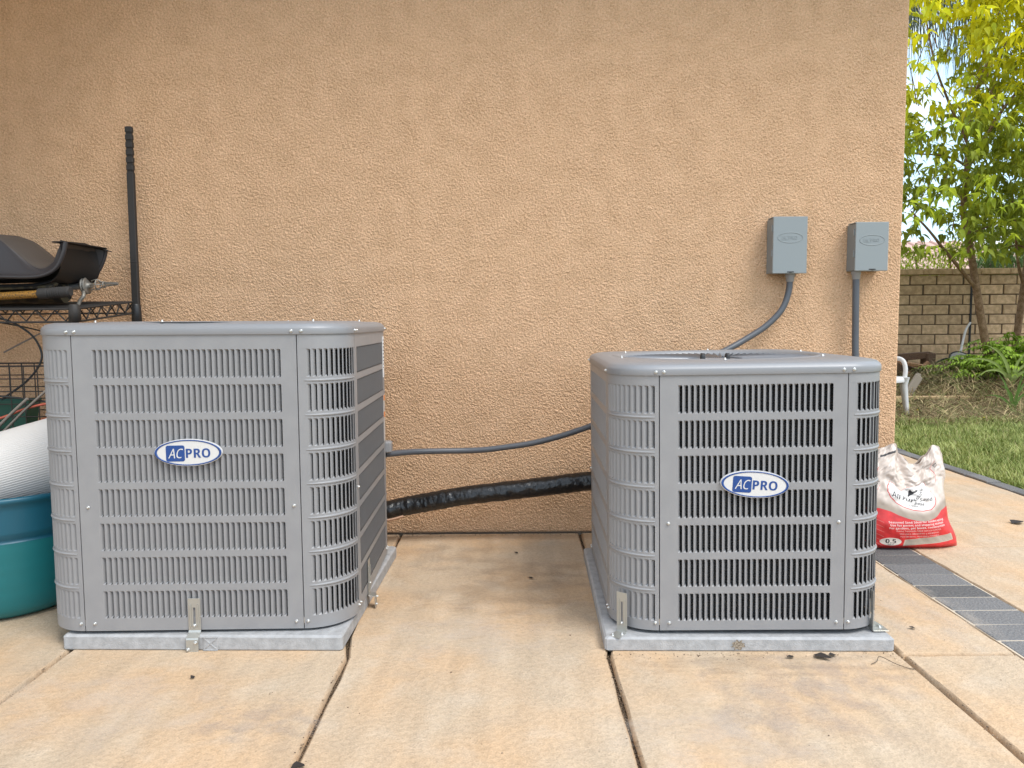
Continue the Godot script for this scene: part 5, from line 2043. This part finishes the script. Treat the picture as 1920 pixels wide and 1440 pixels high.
	for k in 620:
		var bs := Basis(Vector3.UP, rng.randf() * TAU) * Basis(Vector3.RIGHT, rng.randf_range(0.1, 1.3))
		var c := Vector3(rng.randf_range(-0.36, 0.36), rng.randf_range(-0.25, 0.22), rng.randf_range(-0.2, 0.2))
		rx.append(Transform3D(bs * Basis.from_scale(Vector3(0.8, 0.34, 0.34)), c))
		rc.append(Color(0.16, 0.25, 0.09) * rng.randf_range(0.6, 1.3))
	many("reeds", fm, M.frond, rx, rc, tf)


func shrub(label: String, at: Vector3, r: Vector3, n: int, c: Color, mesh: Mesh, size: float) -> void:
	var o := base("shrub", at)
	tag(o, label, "shrub", "shrubs over the block wall")
	var xs := []
	var cs := []
	for k in n:
		var d := Vector3(rng.randfn(), rng.randfn(), rng.randfn())
		d = d.normalized() * pow(rng.randf(), 0.45)
		var bs := Basis(Vector3.UP, rng.randf() * TAU) * Basis(Vector3.RIGHT, rng.randf_range(-0.9, 0.5))
		xs.append(Transform3D(bs * (size * rng.randf_range(0.7, 1.3)), d * r))
		cs.append(c * rng.randf_range(0.6, 1.35))
	many("foliage", mesh, M.leaf, xs, cs, o)
	put("stem", limb([Vector3(0, -at.y - 0.1, 0), Vector3(0.05, -0.5, 0), Vector3(0, 0.1, 0)], 0.04, 0.015), M.bark, o)


func build_ground_cover() -> void:
	rng.seed = 88
	# lawn blades
	var xs := []
	var cs := []
	var pn := field(5, 1.6, 2)
	for k in 90000:
		var x := rng.randf_range(2.86, 6.4)
		var z := rng.randf_range(-3.75, 1.2)
		if x > 0.70 * (3.363 - z) + 0.5:
			continue
		var s := rng.randf_range(0.6, 1.25) * (1.0 + 0.35 * pn.get_noise_2d(x, z))
		var bs := Basis(Vector3.UP, rng.randf() * TAU) * Basis(Vector3.RIGHT, rng.randf_range(0.0, 0.75))
		xs.append(Transform3D(bs * s, Vector3(x, -0.012, z)))
		var t := clampf(0.5 + 0.7 * pn.get_noise_2d(x * 1.7 + 9, z * 1.7) + rng.randf_range(-0.4, 0.4), 0, 1)
		var c := Color(0.18, 0.235, 0.05).lerp(Color(0.43, 0.465, 0.16), t)
		if rng.randf() < 0.07:
			c = Color(0.42, 0.37, 0.17)
		cs.append(c)
	var blades := many("grass", blade_mesh(0.0028, 0.052, 0.02, 3), M.grass_blade, xs, cs)
	M.grass_blade.vertex_color_use_as_albedo = true
	tag(blades, "short green lawn grass beyond the edging pavers", "grass", "", "stuff")

	# dry straw over the bed and its front edge
	xs = []
	cs = []
	var sm := blade_mesh(0.0030, 0.27, 0.16, 4)
	for k in 24000:
		var z := rng.randf_range(-7.6, -3.35)
		var x := rng.randf_range(0.44, 0.72) * (3.363 - z)
		var heap := exp(-pow((x - 6.0) / 1.2, 2) - pow((z + 6.2) / 0.9, 2))
		if rng.randf() > 0.45 + 0.9 * heap:
			continue
		var y := bed_y(x, z) + rng.randf_range(0.0, 0.05 + 0.10 * heap)
		var bs := Basis(Vector3.UP, rng.randf() * TAU) * Basis(Vector3.RIGHT, rng.randf_range(0.7, 1.75))
		xs.append(Transform3D(bs * rng.randf_range(0.5, 1.3), Vector3(x, y, z)))
		var t := rng.randf()
		cs.append(Color(0.13, 0.088, 0.04).lerp(Color(0.68, 0.53, 0.28), t * t) if rng.randf() < 0.72 else Color(0.20, 0.23, 0.07) * rng.randf_range(0.4, 1.4))
	tag(many("straw", sm, M.straw, xs, cs), "dry straw and grass clippings heaped on the planting bed", "straw", "", "stuff")

	# ferny plants along the wall
	var fm := leaf_mesh(0.10, 0.020, 0.035, 4)
	for q in [["bright green feathery plant at the foot of the leaning trunk", 1858, 690, -6.0, 0.40, 0.20, 2300], ["bright green feathery plant below the right-hand trunks", 1905, 675, -6.1, 0.36, 0.26, 1900], ["low feathery seedling in front of the metal pan", 1808, 698, -6.1, 0.24, 0.10, 900], ["taller feathery sprig beside the second trunk", 1885, 645, -6.4, 0.22, 0.18, 420]]:
		var c := cast(q[1], q[2], q[3])
		var o := base("feathery_plant", c)
		tag(o, q[0], "plant", "feathery plants on the bed")
		var px := []
		var pc := []
		var nf: int = q[6] / 16
		for f in nf:
			var a := rng.randf() * TAU
			var p0 := Vector3(rng.randf_range(-1, 1) * q[4] * 0.8, rng.randf_range(-0.3, 0.8) * q[5], rng.randf_range(-0.3, 0.3))
			var dr := Vector3(cos(a), rng.randf_range(-0.1, 0.35), sin(a)).normalized()
			for i in 16:
				var t := i / 16.0
				var p := p0 + dr * 0.30 * t - Vector3(0, 0.10 * t * t, 0)
				var bs := Basis(Vector3.UP, -a - PI / 2 + (0.9 if i % 2 else -0.9)) * Basis(Vector3.RIGHT, rng.randf_range(-0.5, 0.1))
				px.append(Transform3D(bs * (1.0 - 0.5 * t) * rng.randf_range(0.7, 1.1), p))
				pc.append(Color(0.24, 0.36, 0.035) * rng.randf_range(0.5, 1.5))
		many("leaflets", fm, M.fern_leaf, px, pc, o)
		put("stem", limb([Vector3(0, bed_y(c.x, c.z) - c.y - 0.05, 0), Vector3(0.03, -0.05, 0), Vector3(0, q[5] * 0.5, 0)], 0.012, 0.005), M.bark, o)

	# sword-leaved plant and the clump below it
	for q in [["sword-leaved plant with broad pale green blades at the right edge of the bed", 1898, 735, -5.6, [[-0.9, 0.62], [-0.55, 0.66], [-0.35, 0.5], [0.3, 0.5], [0.7, 0.45], [1.0, 0.4], [-1.2, 0.5]], 0.020, Color(0.24, 0.30, 0.09)], ["dark green clump of blades at the edge of the lawn on the right", 1905, 785, -4.35, [[-0.5, 0.36], [-0.2, 0.42], [0.1, 0.45], [0.35, 0.4], [0.7, 0.34], [-0.8, 0.3]], 0.014, Color(0.07, 0.12, 0.025)]]:
		var c := cast(q[1], q[2], q[3])
		var o := base("sword_plant", Vector3(c.x, bed_y(c.x, c.z), c.z))
		tag(o, q[0], "plant", "sword-leaved plants on the bed")
		var bm: StandardMaterial3D = M.leaf.duplicate()
		bm.vertex_color_use_as_albedo = false
		bm.albedo_color = Color(q[6]).linear_to_srgb()
		bm.backlight = (Color(q[6]) * (0.3 / Color(q[6]).g)).linear_to_srgb()
		for l in q[4]:
			var m := Mb.new()
			m.smooth()
			var prev := []
			for k in 9:
				var t := k / 8.0
				var ang: float = l[0] * (0.35 + 0.9 * t * t)
				var p := Vector3(sin(ang) * l[1] * t * 1.05, cos(ang) * l[1] * t, rng.randf_range(-0.01, 0.01) + 0.10 * t * sin(l[0] * 9.0))
				var w: float = q[5] * (1.0 - pow(t, 3)) + 0.001
				var row := [p + Vector3(-w * cos(ang), w * sin(ang), 0.006), p, p + Vector3(w * cos(ang), -w * sin(ang), 0.006)]
				if k > 0:
					for i in 2:
						m.quad(prev[i], row[i], row[i + 1], prev[i + 1])
				prev = row
			put("blade", m.done(), bm, o)
	# fallen flower petals
	for q in [["yellow petal lying beside the chair foot", cast(1727, 768, -4.1)], ["yellow petal on the lawn edge below the bed", cast(1853, 793, -3.5)]]:
		var c: Vector3 = q[1]
		tag(put("petal", leaf_mesh(0.035, 0.016, 0.008, 3), M.petal, self, Transform3D(Basis(Vector3.UP, 0.8), Vector3(c.x, maxf(bed_y(c.x, c.z), 0.02) + 0.03, c.z))), q[0], "petal")

	# litter on the patio
	for q in [["largest dark dry leaf lying at the front of the right equipment pad", Vector3(0.85, 0.003, 1.283), 0.055, 0.018], ["small curled dark leaf left of the largest dry leaf", Vector3(0.79, 0.003, 1.295), 0.028, 0.009], ["dark leaf scrap right of the largest dry leaf", Vector3(0.912, 0.003, 1.283), 0.030, 0.011], ["dark scrap in the joint at the bottom edge of the picture", Vector3(-0.455, 0.003, 1.80), 0.035, 0.016], ["dark seed husk on the paver side of the patio", Vector3(1.235, 0.003, 1.105), 0.022, 0.009], ["dry leaf curl on the far slab near the lawn edging", Vector3(2.31, 0.003, -0.08), 0.07, 0.03], ["tiny dark crumb in front of the tall unit's pad", Vector3(-0.86, 0.003, 1.40), 0.014, 0.007], ["dark crumb on the middle slab near the wall", Vector3(0.02, 0.003, 0.32), 0.018, 0.010], ["curled brown bit on the middle slab by the right pad", Vector3(0.075, 0.003, 0.62), 0.026, 0.008]]:
		tag(put("dry_leaf", leaf_mesh(q[2], q[3], -0.006, 4), M.dry_leaf, self, Transform3D(Basis(Vector3.UP, q[2] * 71.0), q[1])), q[0], "leaf", "dry leaves on the patio")
	var tw := Mb.new()
	tw.tube(spline([Vector3(0.985, 0.003, 1.345), Vector3(1.005, 0.006, 1.335), Vector3(1.022, 0.012, 1.318), Vector3(1.05, 0.006, 1.352), Vector3(1.075, 0.003, 1.372), Vector3(1.09, 0.003, 1.376)], 5), 0.0011, 5)
	tag(put("twig", tw.done(), M.twig), "thin curled wire of dry stem on the slab before the right pad", "twig")
	xs = []
	cs = []
	var cr := Mb.new()
	cr.col(Color.WHITE)
	cr.ball(Vector3.ZERO, Vector3(0.0022, 0.0012, 0.0017), 3)
	var crumb := cr.done()
	for k in 620:
		var p := Vector3(rng.randf_range(-1.8, 1.4), 0.001, rng.randf_range(0.05, 1.9))
		if k < 260:
			p = Vector3([-0.476, 0.270, 1.102, -1.304][k % 4] + rng.randfn() * 0.008, 0.0, rng.randf_range(1.2, 1.9))
		elif k < 420:
			p = Vector3(rng.randf_range(-0.55, 0.35), 0.002, absf(rng.randfn()) * 0.02 + 0.008)
		elif k < 520:
			p = Vector3(rng.randf_range(0.28, 1.10), 0.001, 1.262 + absf(rng.randfn()) * 0.02)
		xs.append(Transform3D(Basis(Vector3.UP, rng.randf() * TAU) * rng.randf_range(0.3, 1.3), p))
		cs.append(Color(0.09, 0.06, 0.04).lerp(Color(0.3, 0.22, 0.15), rng.randf()))
	var sp := mat("crumb", Color.WHITE, 0.95)
	sp.vertex_color_use_as_albedo = true
	tag(many("soil_crumbs", crumb, sp, xs, cs), "scattered dark soil crumbs on the patio slabs", "dirt", "", "stuff")


func sky_image() -> Image:
	# bright thin overcast with pale blue between, one continuous dome
	var w := 512
	var h := 256
	var im := Image.create(w, h, false, Image.FORMAT_RGBF)
	var n := field(7, 1.7, 4)
	for y in h:
		var el := PI / 2 - PI * (y + 0.5) / h
		for x in w:
			var az := TAU * (x + 0.5) / w
			var d := Vector3(cos(el) * cos(az), sin(el), cos(el) * sin(az))
			var c := smoothstep(-0.25, 0.30, n.get_noise_3d(d.x * 1.3, d.y * 2.4, d.z * 1.3))
			var up := clampf(sin(el), 0, 1)
			var blue := Color(0.62, 0.86, 1.06).lerp(Color(0.36, 0.60, 0.95), up)
			var cloud := Color(1.25, 1.27, 1.30)
			var k := blue.lerp(cloud, c)
			if el < 0:
				k = k.lerp(Color(0.45, 0.42, 0.36), clampf(-el * 6, 0, 1))
			im.set_pixel(x, y, k)
	return im


func _ready() -> void:
	var cam := Camera3D.new()
	cam.name = "camera"
	cam.position = EYE
	cam.rotation = Vector3(-atan(116.0 / 1420.0), 0, -0.0075)
	cam.fov = rad_to_deg(2 * atan(720.0 / 1420.0))
	cam.near = 0.05
	cam.far = 400
	add_child(cam)
	cam.current = true
	var we := WorldEnvironment.new()
	we.name = "surroundings"
	var e := Environment.new()
	e.background_mode = Environment.BG_SKY
	var sky := Sky.new()
	var ps := PanoramaSkyMaterial.new()
	ps.panorama = img_tex(sky_image())
	ps.energy_multiplier = 1.12
	sky.sky_material = ps
	e.sky = sky
	e.tonemap_mode = Environment.TONE_MAPPER_LINEAR
	e.tonemap_exposure = 1.47
	e.sdfgi_enabled = true
	e.ssao_enabled = true
	e.ssil_enabled = true
	we.environment = e
	add_child(we)
	var sun := DirectionalLight3D.new()
	sun.name = "sun"
	sun.light_energy = 0.6
	sun.light_angular_distance = 26.0
	sun.light_color = Color(1.0, 0.98, 0.95)
	sun.shadow_enabled = true
	sun.rotation = Vector3(deg_to_rad(-57), deg_to_rad(46), 0)
	add_child(sun)

	rng.seed = 1
	make_materials()
	build_setting()
	build_units()
	build_wall_things()
	build_rack()
	build_wall_and_yard()
	build_trees()
	build_bag()
	build_ground_cover()
